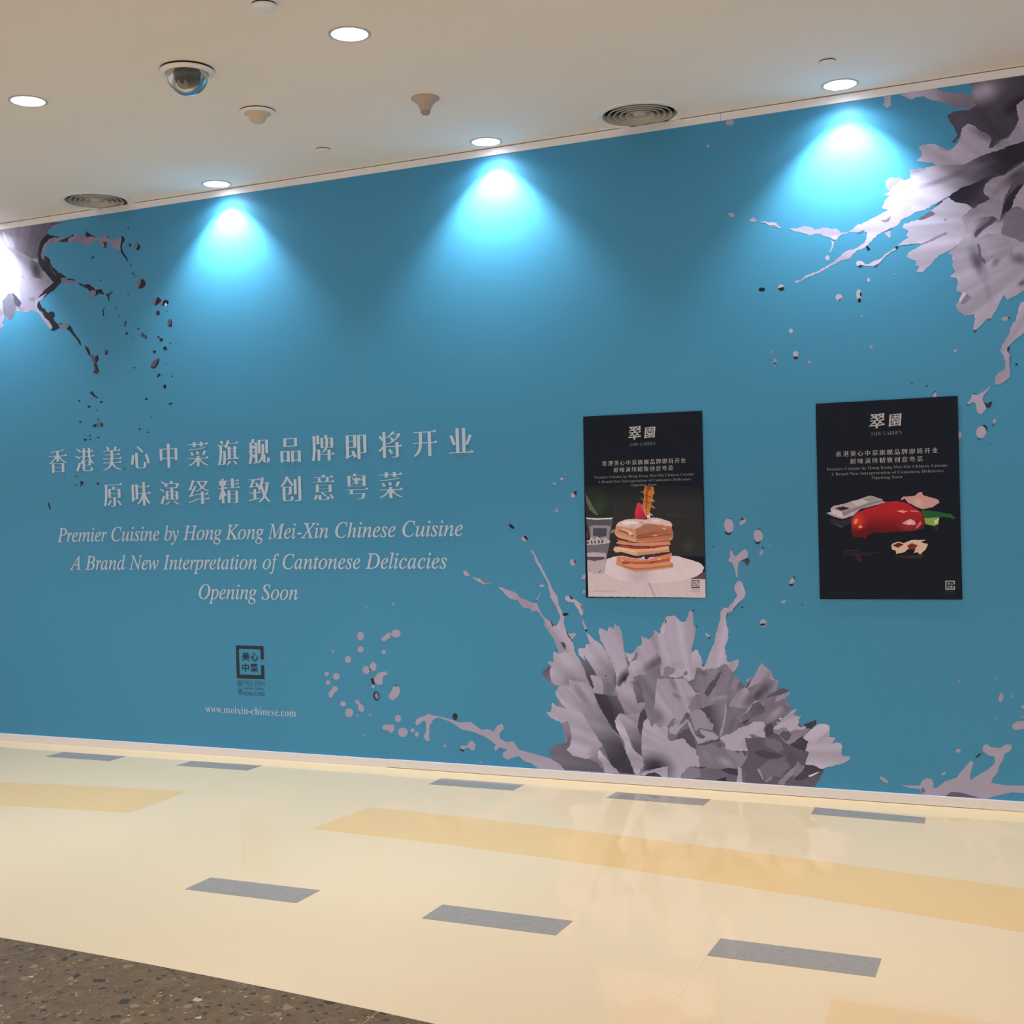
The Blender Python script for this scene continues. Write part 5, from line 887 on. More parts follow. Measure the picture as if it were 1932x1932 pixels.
# ------------------------------------------------------------------ materials
M = {}
M['blue'] = mat('blue_vinyl', (0.064, 0.300, 0.545, 1), rough=0.42, spec=0.2, noise=0.02, nscale=1.2, bump=0.02)
M['ink'] = print_material('printed_vinyl', 0.42, 0.2)
M['poster_ink'] = print_material('printed_paper', 0.4, 0.2)
M['letter'] = mat('pale_lettering', (0.51, 0.63, 0.80, 1), rough=0.45, spec=0.35)
M['letter_dark'] = mat('dark_ink', (0.012, 0.025, 0.04, 1), rough=0.45, spec=0.35)
M['letter_dim'] = mat('dim_blue_ink', (0.035, 0.15, 0.24, 1), rough=0.45, spec=0.35)
M['poster'] = mat('poster_black', (0.0085, 0.013, 0.025, 1), rough=0.38, spec=0.12)
M['poster_white'] = mat('poster_white_ink', (0.52, 0.52, 0.56, 1), rough=0.45, spec=0.3)
M['poster_grey'] = mat('poster_grey_ink', (0.26, 0.26, 0.29, 1), rough=0.45, spec=0.3)
M['poster_dim'] = mat('poster_dim_ink', (0.10, 0.09, 0.10, 1), rough=0.45, spec=0.3)
M['white'] = mat('white_paint', (0.79, 0.80, 0.84, 1), rough=0.4, spec=0.4, noise=0.02)
M['base'] = mat('white_skirting', (0.86, 0.83, 0.89, 1), rough=0.35, spec=0.4, noise=0.02)
M['ceil'] = mat('ceiling_paint', (0.83, 0.795, 0.755, 1), rough=0.75, spec=0.2, noise=0.025, nscale=1.1, bump=0.03)
M['dark'] = mat('shadow_gap', (0.03, 0.022, 0.015, 1), rough=0.8, spec=0.1)
M['ring'] = mat('grey_trim_metal', (0.50, 0.50, 0.49, 1), rough=0.35, spec=0.5)
M['lamp'] = mat('lit_lamp', (1, 1, 1, 1), emit=(0.95, 0.98, 1.0, 1), strength=7.0)
M['louvre'] = mat('grey_louvre', (0.47, 0.45, 0.41, 1), rough=0.5, spec=0.4)
M['duct'] = mat('duct_dark', (0.03, 0.028, 0.024, 1), rough=0.8, spec=0.1)
M['beige'] = mat('beige_plastic', (0.60, 0.50, 0.37, 1), rough=0.5, spec=0.4)
M['taupe'] = mat('taupe_plastic', (0.46, 0.36, 0.32, 1), rough=0.5, spec=0.4)

def floor_material(name, col, rough, speck=0.0, scale=90.0, amount=0.04):
    m = mat(name, col, rough=rough, spec=0.5)
    nt = m.node_tree; p = nt.nodes['Principled BSDF']
    tc = nt.nodes.new('ShaderNodeTexCoord')
    n1 = nt.nodes.new('ShaderNodeTexNoise'); n1.inputs['Scale'].default_value = 1.3; n1.inputs['Detail'].default_value = 3
    n2 = nt.nodes.new('ShaderNodeTexNoise'); n2.inputs['Scale'].default_value = scale; n2.inputs['Detail'].default_value = 3
    for n in (n1, n2): nt.links.new(tc.outputs['Object'], n.inputs['Vector'])
    r1 = nt.nodes.new('ShaderNodeMapRange'); r1.inputs[3].default_value = 1 - amount; r1.inputs[4].default_value = 1 + amount
    r2 = nt.nodes.new('ShaderNodeMapRange'); r2.inputs[1].default_value = 0.3; r2.inputs[2].default_value = 0.7; r2.inputs[3].default_value = 1 - speck; r2.inputs[4].default_value = 1 + speck
    nt.links.new(n1.outputs['Fac'], r1.inputs[0]); nt.links.new(n2.outputs['Fac'], r2.inputs[0])
    mu = nt.nodes.new('ShaderNodeMath'); mu.operation = 'MULTIPLY'
    nt.links.new(r1.outputs[0], mu.inputs[0]); nt.links.new(r2.outputs[0], mu.inputs[1])
    mx = nt.nodes.new('ShaderNodeMix'); mx.data_type = 'RGBA'; mx.blend_type = 'MULTIPLY'; mx.inputs[0].default_value = 1; mx.inputs[6].default_value = col
    nt.links.new(mu.outputs[0], mx.inputs[7]); nt.links.new(mx.outputs[2], p.inputs['Base Color'])
    return m
M['cream'] = floor_material('polished_cream_stone', (0.86, 0.66, 0.46, 1), 0.055, 0.012, 60)
M['edge'] = floor_material('polished_yellow_cream_stone', (0.90, 0.68, 0.43, 1), 0.06, 0.012, 60)
M['band'] = floor_material('polished_peach_stone', (0.87, 0.575, 0.29, 1), 0.055, 0.015, 60)
M['band2'] = floor_material('polished_pale_peach_stone', (0.85, 0.62, 0.40, 1), 0.055, 0.015, 60)
M['inlay'] = floor_material('polished_grey_stone', (0.36, 0.31, 0.30, 1), 0.07, 0.07, 45)

def terrazzo():
    m = mat('brown_terrazzo', (0.15, 0.11, 0.075, 1), rough=0.3, spec=0.25)
    nt = m.node_tree; p = nt.nodes['Principled BSDF']; L = nt.links
    tc = nt.nodes.new('ShaderNodeTexCoord')
    base = nt.nodes.new('ShaderNodeTexNoise'); base.inputs['Scale'].default_value = 16; base.inputs['Detail'].default_value = 6; base.inputs['Roughness'].default_value = 0.7
    L.new(tc.outputs['Object'], base.inputs['Vector'])
    cr = nt.nodes.new('ShaderNodeValToRGB'); e = cr.color_ramp.elements
    e[0].position = 0.3; e[0].color = (0.125, 0.072, 0.034, 1); e[1].position = 0.7; e[1].color = (0.21, 0.13, 0.067, 1)
    L.new(base.outputs['Fac'], cr.inputs[0]); last = cr.outputs[0]
    for sc, thr, size, hue in ((85, 0.22, 0.32, None), (44, 0.20, 0.34, None), (22, 0.13, 0.32, None)):
        warp = nt.nodes.new('ShaderNodeTexNoise'); warp.inputs['Scale'].default_value = sc * 1.5
        L.new(tc.outputs['Object'], warp.inputs['Vector'])
        ad = nt.nodes.new('ShaderNodeMix'); ad.data_type = 'VECTOR'; ad.inputs[0].default_value = 0.25 / sc * 4
        L.new(tc.outputs['Object'], ad.inputs[4]); L.new(warp.outputs['Color'], ad.inputs[5])
        v = nt.nodes.new('ShaderNodeTexVoronoi'); v.inputs['Scale'].default_value = sc; v.voronoi_dimensions = '2D'
        L.new(ad.outputs[1], v.inputs['Vector'])
        sp = nt.nodes.new('ShaderNodeSeparateColor'); L.new(v.outputs['Color'], sp.inputs[0])
        a = nt.nodes.new('ShaderNodeMath'); a.operation = 'LESS_THAN'; a.inputs[1].default_value = thr; L.new(sp.outputs[0], a.inputs[0])
        b = nt.nodes.new('ShaderNodeMath'); b.operation = 'LESS_THAN'; b.inputs[1].default_value = size; L.new(v.outputs['Distance'], b.inputs[0])
        c = nt.nodes.new('ShaderNodeMath'); c.operation = 'MULTIPLY'; L.new(a.outputs[0], c.inputs[0]); L.new(b.outputs[0], c.inputs[1])
        chip = nt.nodes.new('ShaderNodeValToRGB'); q = chip.color_ramp.elements; chip.color_ramp.interpolation = 'CONSTANT'
        q[0].position = 0; q[0].color = (0.06, 0.045, 0.035, 1); q[1].position = 0.45; q[1].color = (0.16, 0.12, 0.085, 1)
        w = chip.color_ramp.elements.new(0.72); w.color = (0.28, 0.19, 0.115, 1)
        w2 = chip.color_ramp.elements.new(0.95); w2.color = (0.5, 0.4, 0.28, 1)
        L.new(sp.outputs[1], chip.inputs[0])
        mx = nt.nodes.new('ShaderNodeMix'); mx.data_type = 'RGBA'; L.new(c.outputs[0], mx.inputs[0]); L.new(last, mx.inputs[6]); L.new(chip.outputs[0], mx.inputs[7])
        last = mx.outputs[2]
    L.new(last, p.inputs['Base Color'])
    return m
M['terrazzo'] = terrazzo()
M['grout'] = mat('pale_grout', (0.34, 0.26, 0.16, 1), rough=0.7, spec=0.2)
M['joint'] = mat('cream_joint', (0.68, 0.55, 0.41, 1), rough=0.5, spec=0.2)

# ------------------------------------------------------------------ the room
XL, XR, YB = -13.0, 9.0, -10.0
ZB, ZT = 0.044, 3.20
VENTS = [(-5.128, -0.145), (-1.804, -0.151)]
# ceiling with two round duct openings
cp = [Vector(p) for p in ((XL, YB), (XR, YB), (XR, 0.6), (XL, 0.6))]; rings = []
for cx, cy in VENTS:
    rings.append([Vector((cx + 0.18 * math.cos(2 * math.pi * i / 48), cy + 0.18 * math.sin(2 * math.pi * i / 48))) for i in range(48)])
pts = cp[:]; ed = [(0, 1), (1, 2), (2, 3), (3, 0)]
for r in rings:
    b = len(pts); pts += r; ed += [(b + i, b + (i + 1) % 48) for i in range(48)]
v, e_, f_, *_ = delaunay_2d_cdt(pts, ed, [], 0, 1e-6)
keep = []
for t in f_:
    c = sum((v[k] for k in t), Vector((0, 0))) / len(t)
    if all((c - Vector(q)).length > 0.17 for q in VENTS): keep.append(tuple(t))
ceiling = obj('ceiling', ([(p[0], p[1], H) for p in v], keep), M['ceil']); tag(ceiling, kind='structure')

bm = bmesh.new(); box(bm, XL, XR, 0.0, 0.04, 0.0, 3.236)
wall = obj('wall_back', bm, M['blue']); tag(wall, kind='structure')

# top edging of the hoarding, in lengths, and the skirting board in two visible lengths
edging = empty('trim_1'); tag(edging, kind='structure')
xs = [XL, -5.62, -3.9, -1.45, 1.0, 3.5, XR]
for a, b in zip(xs, xs[1:]):
    bm = bmesh.new(); box(bm, a + 0.0006, b - 0.0006, -0.006, 0.0, ZT, 3.2362, 0.0012)
    obj('edging_strip', bm, M['white'], edging)
skirt = empty('baseboard_back'); tag(skirt, kind='structure')
for a, b, z, y in ((XL, -6.3, 0.0, 0), (-6.3, -3.3705, 0.0, 0), (-3.3690, -0.35, 0.0025, 0.0015), (-0.35, 2.1, 0.0018, 0.0005), (2.101, XR, 0.0, 0)):
    bm = bmesh.new(); box(bm, a, b, -0.012 - y, -0.0002, z, ZB + z * 0.6, 0.0015)
    obj('board', bm, M['base'], skirt)

# floor: a cream slab with inlaid pieces set flush (0.6 mm proud so that their arrises catch light)
bm = bmesh.new(); box(bm, XL, XR, YB, 0.6, -0.05, 0.0)
floor = obj('floor', bm, M['cream']); tag(floor, kind='structure')
T = 0.0006
def arc(pts, x0, x1, n=24):
    """smooth line through measured points, sampled from x0 to x1"""
    import numpy as np
    X = np.array([p[0] for p in pts]); Y = np.array([p[1] for p in pts]); k = np.polyfit(X, Y, min(3, len(pts) - 1) if len(pts) > 5 else 2)
    return [(float(x), float(np.polyval(k, x))) for x in np.linspace(x0, x1, n)]
edge_line = [(-6.4, -0.19), (-5.48, -0.190), (-4.54, -0.178), (-4.07, -0.168), (-2.97, -0.156), (-2.5, -0.163), (-2.0, -0.176), (-1.54, -0.187), (-1.06, -0.192), (-0.58, -0.229), (-0.18, -0.275)]
far = arc(edge_line, -7.2, 0.6, 40)
obj('edge_slab', slab([(-7.2, 0.02)] + far + [(0.6, 0.02)], -0.01, T), M['edge'], floor)
bt = [(-5.19, -0.93), (-4.41, -0.80), (-4.1, -0.80), (-3.06, -0.817), (-1.84, -0.872), (-0.158, -1.113)]
bb = [(-4.81, -1.316), (-4.1, -1.254), (-3.08, -1.200), (-2.4, -1.235), (-1.675, -1.335), (-0.146, -1.573)]
def band(x0, x1, s0, s1, material, top=bt, bot=bb):
    a = arc(top, x0, x1); b = arc(bot, x0 + s0, x1 + s1)
    obj('band_slab', slab(a + b[::-1], -0.01, T), material, floor)
band(-3.02, -1.0, -0.06, 0, M['band']); band(-0.9995, 0.9, 0, 0, M['band'])
band(-6.6, -4.08, 0, 0.0, M['band'])
obj('band_slab', slab([(-0.63, -2.31), (1.2, -2.36), (1.2, -2.9), (-0.6, -2.82)], -0.01, T), M['band2'], floor)
INL = [((-6.44, -0.195), (-5.975, -0.192), (-5.975, -0.325), (-6.44, -0.33)),
       ((-5.479, -0.191), (-5.01, -0.187), (-5.018, -0.316), (-5.486, -0.329)),
       ((-4.545, -0.179), (-4.075, -0.167), (-4.080, -0.297), (-4.55, -0.305)),
       ((-2.968, -0.156), (-2.499, -0.163), (-2.504, -0.296), (-2.970, -0.297)),
       ((-2.009, -0.176), (-1.539, -0.187), (-1.543, -0.307), (-2.015, -0.301)),
       ((-1.056, -0.190), (-0.576, -0.229), (-0.570, -0.327), (-1.053, -0.312)),
       ((-3.060, -1.944), (-2.563, -1.941), (-2.566, -2.094), (-3.064, -2.096)),
       ((-2.053, -1.938), (-1.552, -1.946), (-1.557, -2.093), (-2.056, -2.091)),
       ((-1.043, -1.945), (-0.539, -1.953), (-0.537, -2.107), (-1.045, -2.103)),
       ]
for q in INL: obj('inlay_slab', slab(list(q), -0.01, T * 2), M['inlay'], floor)
# a hairline joint between two cream slabs, in line with the front grey inlay
obj('slab_joint', slab([(-1.0453, -2.105), (-1.0446, -2.105), (-1.0363, -2.45), (-1.037, -2.45)], -0.01, 0.0004), M['joint'], floor)
# brown terrazzo paving towards the viewer
tl = [(-3.334, -2.731), (-2.635, -2.759), (-2.019, -2.802), (-1.618, -2.843)]
obj('grout_bed', slab(arc(tl, -4.9, 0.4, 30) + [(0.4, -5.2), (-4.9, -5.2)], -0.01, 0.0002), M['grout'], floor)
cuts = [-4.85, -3.82, -2.81, -1.805, -0.8, 0.3]
for a, b in zip(cuts, cuts[1:]):
    top = arc(tl, a + 0.0022, b - 0.0022, 8)
    obj('paving_slab', slab(top + [(b - 0.0022, -3.699), (a + 0.0022, -3.699)], -0.01, T * 1.5), M['terrazzo'], floor)
    obj('paving_slab', slab([(a + 0.0022, -3.7015), (b - 0.0022, -3.7015), (b - 0.0022, -4.6), (a + 0.0022, -4.6)], -0.01, T * 1.5), M['terrazzo'], floor)

# ------------------------------------------------------------------ mural print on the hoarding
S = parse_art(ART)
WR = (-12.0, 4.0, ZB + 0.0005, ZT)
for nm, fine in (('left', 0.011), ('right', 0.012), ('bottom', 0.009)):
    art_mesh('printed_flower', S['printed_flower ' + nm], 0.0003, 0.00001, M['ink'], wall, WR, fine, (0.009, 0.0028, 0.1), {'left': (-5.9, 2.75), 'right': (0.1, 2.6), 'bottom': (-1.55, 0.12)}[nm])['label'] = {'left': 'grey and lilac splashing petals at the upper left', 'right': 'grey and lilac carnation in the upper right corner', 'bottom': 'grey and lilac carnation rising from the skirting'}[nm]
for nm in ('left', 'right', 'bottom', 'corner'):
    art_mesh('printed_droplets', S['printed_droplets ' + nm], 0.0003, 0.00001, M['ink'], wall, WR)
LY = 0.0022
o = words('lettering', [song_row('香港美心中菜旗舰品牌即将开业', -5.627, -2.877, 1.742, 0.150, 0.160, 0.027, -0.021)], M['letter'], wall, LY); o['label'] = 'upper row of large pale characters'
o = words('lettering', [song_row('原味演绎精致创意粤菜', -5.206, -3.303, 1.524, 0.150, 0.160, 0.027, -0.021)], M['letter'], wall, LY); o['label'] = 'lower row of large pale characters'
for tx, x0, x1, zb in (('Premier Cuisine by Hong Kong Mei-Xin Chinese Cuisine', -5.651, -2.879, 1.2465), ('A Brand New Interpretation of Cantonese Delicacies', -5.562, -2.978, 1.0755), ('Opening Soon', -4.596, -3.916, 0.904)):
    o = words('lettering', [latin(tx, True, x0, x1, zb, 0.0815, 0.006)], M['letter'], wall, LY); o['label'] = 'pale italic words'
o = words('lettering', [latin('www.meixin-chinese.com', False, -4.576, -3.953, 0.2465, 0.043, -0.009)], M['letter'], wall, LY); o['label'] = 'pale web address'
def emblem(mt, dim, parent, y, ox, oz, s, label, sub=True):
    """square emblem with an open right side; ox, oz = lower left corner, s = scale to the mural's one"""
    f = lambda x, z: (ox + (x + 4.3474) * s, oz + (z - 0.4508) * s)
    xo0, zo0, xo1, zo1 = -4.3474, 0.4508, -4.1581, 0.6384; xi0, zi0, xi1, zi1 = -4.3278, 0.4725, -4.179, 0.62
    fr = [f(*q) for q in ((xo1, 0.5628), (xo1, zo1), (xo0, zo1), (xo0, zo0), (xo1, zo0), (xo1, 0.5293), (xi1, 0.5293), (xi1, zi0), (xi0, zi0), (xi0, zi1), (xi1, zi1), (xi1, 0.5628))]
    def bx(a, b, c, d): p, q = f(a, b), f(c, d); return (p[0], p[1], q[0], q[1])
    g = [[fr]]
    for ch, b4 in (('美', (-4.3064, 0.552, -4.2553, 0.6012)), ('心', (-4.2451, 0.5519, -4.1975, 0.6)), ('中', (-4.3089, 0.488, -4.262, 0.5372)), ('菜', (-4.2506, 0.4881, -4.201, 0.538))):
        g.append(boxed(ch, bx(*b4), 0.012))
    o = fill_loops('emblem', g, mt, parent, y); o['label'] = label
    if sub:
        g = [boxed('MEI-XIN', bx(-4.3061, 0.4105, -4.159, 0.4406), -0.012), boxed('CHINESE CUISINE', bx(-4.3052, 0.388, -4.1643, 0.4009)), boxed('HONG KONG', bx(-4.3084, 0.3545, -4.1603, 0.376), 0.01),
             boxed('香', bx(-4.348, 0.4027, -4.3124, 0.4391)), boxed('港', bx(-4.3498, 0.3559, -4.3142, 0.3923))]
        fill_loops('emblem_caption', g, dim, parent, y)
emblem(M['letter_dark'], M['letter_dim'], wall, LY, -4.3474, 0.4508, 1.0, 'dark square emblem open on its right side')

# ------------------------------------------------------------------ the two posters
def brushed(ch, bx):
    l, t = restyle(outline(ch), 0.024, 0.002, True); l = l + t
    l = [[(x + 0.10 * y, y + 0.05 * x + 0.012 * math.sin(9 * x)) for x, y in q] for q in l]
    b = bounds(l); sx = (bx[2] - bx[0]) / (b[2] - b[0]); sy = (bx[3] - bx[1]) / (b[3] - b[1])
    return mapped(l, sx, sy, bx[0] - b[0] * sx, bx[1] - b[1] * sy)
def poster(corners, label, art, rows, cap, tiny, em, ink_dark, seed):
    root = empty('poster', (corners[0][0], 0, corners[3][1]))
    tag(root, label, 'poster', 'posters on the blue hoarding')
    root.matrix_world = Matrix.Translation(root.location); inv = Matrix.Translation(-root.location)
    n = 4; y0, y1 = -0.0042, -0.0050
    vs = [(x, y0, z) for x, z in corners] + [(x, y1, z) for x, z in corners]
    obj('sheet', (vs, [(4, 5, 6, 7), (3, 2, 1, 0)] + [(i, 4 + i, 4 + (i + 1) % 4, (i + 1) % 4) for i in range(4)]), M['poster'], root)
    rect = (max(corners[0][0], corners[3][0]) + 0.0003, min(corners[1][0], corners[2][0]) - 0.0003, max(corners[2][1], corners[3][1]) + 0.0003, 1.84)
    art_mesh('picture', art, 0.0052, 0.00001, M['poster_ink'], root, rect, 0.006, (0.005, 0.0011, 0.05))
    Y = 0.0065
    cui, yuan, jg, a1, z1, a2, z2, e = rows
    words('lettering', [[brushed('翠', cui)], [brushed('園', yuan)]], M['poster_white'], root, Y)
    words('lettering', [[boxed('JADE GARDEN', jg, -0.022, conv=lambda s: serif(s, False))]], M['poster_grey'], root, Y)
    words('lettering', [song_row('香港美心中菜旗舰品牌即将开业', a1[0], z1[0], a1[1], 0.0268, 0.0275, 0.006, -0.016), song_row('原味演绎精致创意粤菜', a2[0], z2[0], a2[1], 0.0268, 0.0275, 0.006, -0.016)], M['poster_white'], root, Y)
    for tx, (x0, x1, zb) in zip(('Premier Cuisine by Hong Kong Mei-Xin Chinese Cuisine', 'A Brand New Interpretation of Cantonese Delicacies', 'Opening Soon'), e):
        words('lettering', [latin(tx, False, x0, x1, zb, cap, -0.010)], M['poster_grey'], root, Y)
    fill_loops('small_print', tiny_print(tiny, seed), M['poster_dim'], root, Y)['kind'] = 'stuff'
    emblem(M['letter_dark'] if ink_dark else M['poster_white'], M['poster_dim'], root, Y, em[0], em[1], em[2], 'small square emblem', False)
    fill_loops('emblem_caption', tiny_print([(em[0], em[0] + 0.038, em[1] - 0.010, 0.006), (em[0], em[0] + 0.038, em[1] - 0.019, 0.006)], seed + 5), M['poster_dim'] if not ink_dark else M['poster_grey'], root, Y)['kind'] = 'stuff'
    for c in root.children: c.matrix_parent_inverse = inv
    return root
poster([(-2.189, 1.834), (-1.579, 1.830), (-1.586, 0.929), (-2.202, 0.927)],
       'poster of a tall layered pastry with a strawberry, nearer the centre of the blue hoarding', S['poster_photo cake'],
       ((-1.955, 1.706, -1.888, 1.7734), (-1.872, 1.710, -1.814, 1.766), (-1.9477, 1.6739, -1.8159, 1.6915), (-2.0827, 1.5953), (-1.6786, 1.5953), (-2.0225, 1.5610), (-1.743, 1.5610),
        ((-2.1374, -1.6275, 1.5215), (-2.1199, -1.6434, 1.4985), (-1.9448, -1.8164, 1.4775))), 0.0125,
       [(-1.767, -1.692, 1.333, 0.006), (-1.767, -1.672, 1.323, 0.005), (-2.16, -2.03, 0.958, 0.004)], (-1.6542, 0.9763, 0.203), True, 3)
poster([(-1.040, 1.833), (-0.419, 1.833), (-0.420, 0.929), (-1.044, 0.927)],
       'dark poster of a shiny red bell pepper, on the right part of the blue hoarding', S['poster_photo pepper'],
       ((-0.802, 1.706, -0.7325, 1.7739), (-0.7162, 1.7102, -0.659, 1.7682), (-0.7954, 1.6722, -0.6593, 1.6907), (-0.9416, 1.5958), (-0.5201, 1.5958), (-0.8772, 1.5603), (-0.5855, 1.5603),
        ((-0.9966, -0.4681, 1.5215), (-0.9785, -0.486, 1.4980), (-0.796, -0.6627, 1.4765))), 0.0130,
       [(-0.933, -0.855, 1.148, 0.007), (-0.933, -0.77, 1.138, 0.005), (-0.933, -0.808, 1.129, 0.005), (-1.01, -0.88, 0.955, 0.003)], (-0.4898, 0.9735, 0.21), False, 9)

# ------------------------------------------------------------------ things in the ceiling
def spot(name, parent, loc, power, size, blend, col, radius):
    l = bpy.data.lights.new(name, 'SPOT'); l.energy = power; l.spot_size = math.radians(size); l.spot_blend = blend; l.color = col; l.shadow_soft_size = radius
    o = bpy.data.objects.new(name, l); o.location = loc; COL.objects.link(o); o.parent = parent
    return o
def downlight(x, y, label, wash, group, col=COOL, power=None, ring=True):
    t = empty('downlight', (x, y, H)); tag(t, label, 'downlight', group)
    R = 0.0705
    pr = [(R + 0.012, 0.0), (R + 0.012, -0.002), (R + 0.008, -0.0035), (R + 0.001, -0.0035), (R, -0.0025), (R, -0.0008)]
    obj('trim_ring', lathe(pr), M['ring'], t, True)
    vs, fs = lathe([(R + 0.0005, -0.0012), (R * 0.6, -0.0018), (0.0005, -0.002)])
    obj('diffuser', (vs, fs), M['lamp'], t, True)
    if wash:
        spot('beam', t, (0, 0, -0.006), WASH, 101, 0.62, col, 0.012)
        spot('spill', t, (0, 0, -0.006), WASH_WIDE, 150, 0.7, col, 0.03)
    else:
        spot('beam', t, (0, 0, -0.006), power or DOWN, 96, 0.6, col, 0.05)
    return t
G1 = 'round downlights washing the blue hoarding'
G2 = 'round downlights out in the ceiling'
downlight(-6.10, -0.125, 'round lit downlight close above the hoarding, beyond the left edge of the photo', True, G1)
downlight(-4.292, -0.116, 'round lit downlight above the large pale characters, beside the left air vent', True, G1)
downlight(-2.628, -0.115, 'round lit downlight over the middle of the hoarding, left of the fully visible vent', True, G1)
downlight(-0.872, -0.140, 'round lit downlight close to the hoarding near the upper right carnation', True, G1)
downlight(0.87, -0.14, 'round lit downlight close above the hoarding, beyond the right edge of the photo', True, G1)
downlight(-4.11, -1.685, 'round lit downlight at the far left, away from the hoarding, left of the camera dome', False, G2)
downlight(-2.468, -1.695, 'round lit downlight beside the smoke detector, highest of all in the photo', False, G2)
for x, y in ((-6.0, -1.69), (-0.6, -1.95), (1.3, -1.9), (-4.1, -3.4), (-2.2, -3.4), (-0.3, -3.4), (1.6, -3.4), (-6.0, -3.4), (-3.2, -5.2), (-1.0, -5.2), (1.2, -5.2), (-2.2, -7.2), (0.4, -7.2)):
    downlight(x, y, 'round lit ceiling downlight behind or above the camera, outside the photo', False, 'downlights outside the photo', WARM if x > 0 else (MILD if x > -1.2 else COOL), 66 if x > -1.2 else None)

def air_vent(x, y, label):
    t = empty('air_vent', (x, y, H)); tag(t, label, 'air vent', 'round air vents at the top of the hoarding')
    fl = lathe([(0.216, 0.0), (0.216, -0.0015), (0.209, -0.003), (0.184, -0.003), (0.178, -0.002), (0.176, 0.004)], 64)
    obj('flange', fl, M['white'], t, True)
    obj('duct', lathe([(0.1795, 0.0005), (0.1795, 0.16), (0.001, 0.16)], 48), M['duct'], t, True)
    obj('louvre_ring', lathe([(0.177, -0.001), (0.1785, 0.0), (0.168, 0.045), (0.166, 0.045)], 64, True), M['louvre'], t, True)
    for r in (0.152, 0.124, 0.096, 0.068):
        obj('louvre_ring', lathe([(r, -0.004), (r + 0.0022, -0.0035), (r + 0.0005, 0.004), (r - 0.024, 0.034), (r - 0.026, 0.033), (r - 0.003, 0.003)], 64, True), M['louvre'], t, True)
    obj('centre_cone', lathe([(0.0005, -0.003), (0.021, -0.003), (0.03, 0.001), (0.040, 0.018), (0.040, 0.022), (0.0005, 0.022)], 48), M['louvre'], t, True)
    return t
air_vent(-5.128, -0.145, 'round ringed air vent at the left, half hidden by the top of the hoarding')
air_vent(-1.804, -0.151, 'round ringed air vent between the middle and right downlights')

# dome camera
t = empty('dome_camera', (-3.256, -1.675, H)); tag(t, 'dark glass dome security camera with a cream rim', 'camera')
obj('gap_shade', lathe([(0.0005, 0.0), (0.107, 0.0), (0.107, -0.008), (0.0005, -0.008)]), M['dark'], t)  # dark disc that colours in the shade of the gap above the rim
obj('rim', lathe([(0.0005, -0.0075), (0.109, -0.0075), (0.110, -0.011), (0.107, -0.0165), (0.092, -0.0205), (0.087, -0.021), (0.0855, -0.019), (0.084, -0.012)], 64), M['white'], t, True)
glass = mat('smoked_glass', (0.12, 0.125, 0.12, 1), rough=0.16, spec=0.35, trans=0.45)
dome = [(0.085, -0.019)] + [(0.0855 * math.cos(a), -0.021 - 0.085 * math.sin(a)) for a in [math.radians(k) for k in range(0, 90, 6)]] + [(0.0004, -0.106)]
obj('glass_dome', lathe(dome, 64), glass, t, True)
black = mat('camera_body', (0.035, 0.038, 0.04, 1), rough=0.3, spec=0.5)
bm = bmesh.new(); bmesh.ops.create_uvsphere(bm, u_segments=24, v_segments=14, radius=0.052); bmesh.ops.translate(bm, vec=(0, 0, -0.036), verts=bm.verts[:])
obj('camera_ball', bm, black, t, True)
lens = lathe([(0.0005, 0.03), (0.02, 0.03), (0.024, 0.024), (0.024, 0.0), (0.0005, 0.0)], 32)
o = obj('lens', lens, mat('lens_grey', (0.22, 0.20, 0.19, 1), rough=0.2, spec=0.6), t, True)
o.location = (0.012, -0.036, -0.062); o.rotation_euler = (math.radians(125), 0, math.radians(20))

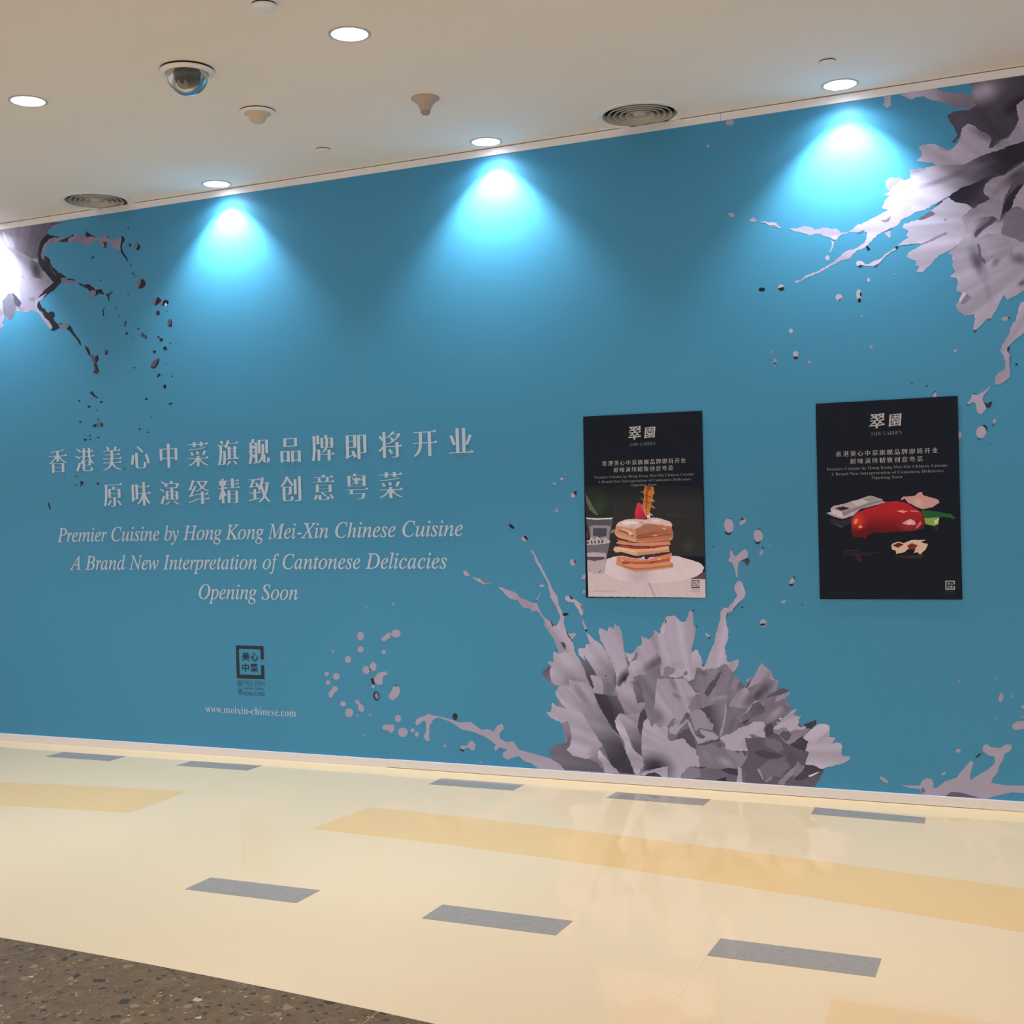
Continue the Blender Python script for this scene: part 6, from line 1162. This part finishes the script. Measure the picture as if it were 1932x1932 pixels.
# two moulded fittings
t = empty('ceiling_sensor', (-3.327, -1.086, H)); tag(t, 'cream round ceiling sensor with a blunt beige bulb, behind the camera dome', 'sensor')
obj('gap_shade', lathe([(0.0005, 0.0), (0.078, 0.0), (0.078, -0.005), (0.0005, -0.005)]), M['dark'], t)  # gap over the plate filled near-black in place of shade
obj('base_plate', lathe([(0.0005, -0.0045), (0.0795, -0.0045), (0.080, -0.007), (0.076, -0.0095), (0.062, -0.014)], 48), M['white'], t, True)
obj('bulb', lathe([(0.064, -0.0125), (0.052, -0.018), (0.042, -0.027), (0.037, -0.038), (0.032, -0.048), (0.024, -0.055), (0.012, -0.0585), (0.0004, -0.0595)], 48), M['beige'], t, True)
t = empty('ceiling_antenna', (-2.574, -0.874, H)); tag(t, 'small taupe trumpet-shaped cone hanging left of the middle downlight', 'antenna')
obj('flared_cone', lathe([(0.064, 0.0), (0.0645, -0.004), (0.058, -0.010), (0.046, -0.017), (0.036, -0.027), (0.028, -0.042), (0.022, -0.058)], 48), M['taupe'], t, True)
obj('tip', lathe([(0.0222, -0.0575), (0.0205, -0.067), (0.015, -0.074), (0.007, -0.0765), (0.0004, -0.077)], 40), mat('taupe_tip', (0.34, 0.26, 0.235, 1), rough=0.5), t, True)

t = empty('smoke_detector', (-2.560, -2.125, H)); tag(t, 'white smoke detector cut by the top edge of the photo', 'smoke detector')
obj('base_plate', lathe([(0.0005, 0.0), (0.052, 0.0), (0.053, -0.012), (0.050, -0.018), (0.047, -0.019), (0.0005, -0.019)]), M['white'], t, True)
obj('slot_ring', lathe([(0.044, -0.018), (0.043, -0.026)]), M['dark'], t, True)
obj('cap', lathe([(0.0005, -0.0245), (0.0462, -0.0245), (0.046, -0.030), (0.040, -0.036), (0.028, -0.040), (0.0004, -0.041)]), M['white'], t, True)
for x, y, lb in ((-3.405, -0.412, 'flat white sprinkler cover disc between the left and middle downlights'), (-0.868, -0.481, 'flat white sprinkler cover disc just above the right downlight')):
    t = empty('sprinkler_cover', (x, y, H)); tag(t, lb, 'sprinkler cover', 'concealed sprinkler covers')
    obj('shade_plug', lathe([(0.0005, -0.0001), (0.0335, -0.0001), (0.0335, -0.0045), (0.0005, -0.0045)], 40), M['dark'], t)  # dark plug, paints the shadow line behind the raised disc
    obj('cover_disc', lathe([(0.0005, -0.004), (0.0345, -0.004), (0.0352, -0.005), (0.034, -0.0062), (0.0004, -0.0066)], 40), M['ceil'], t, True)
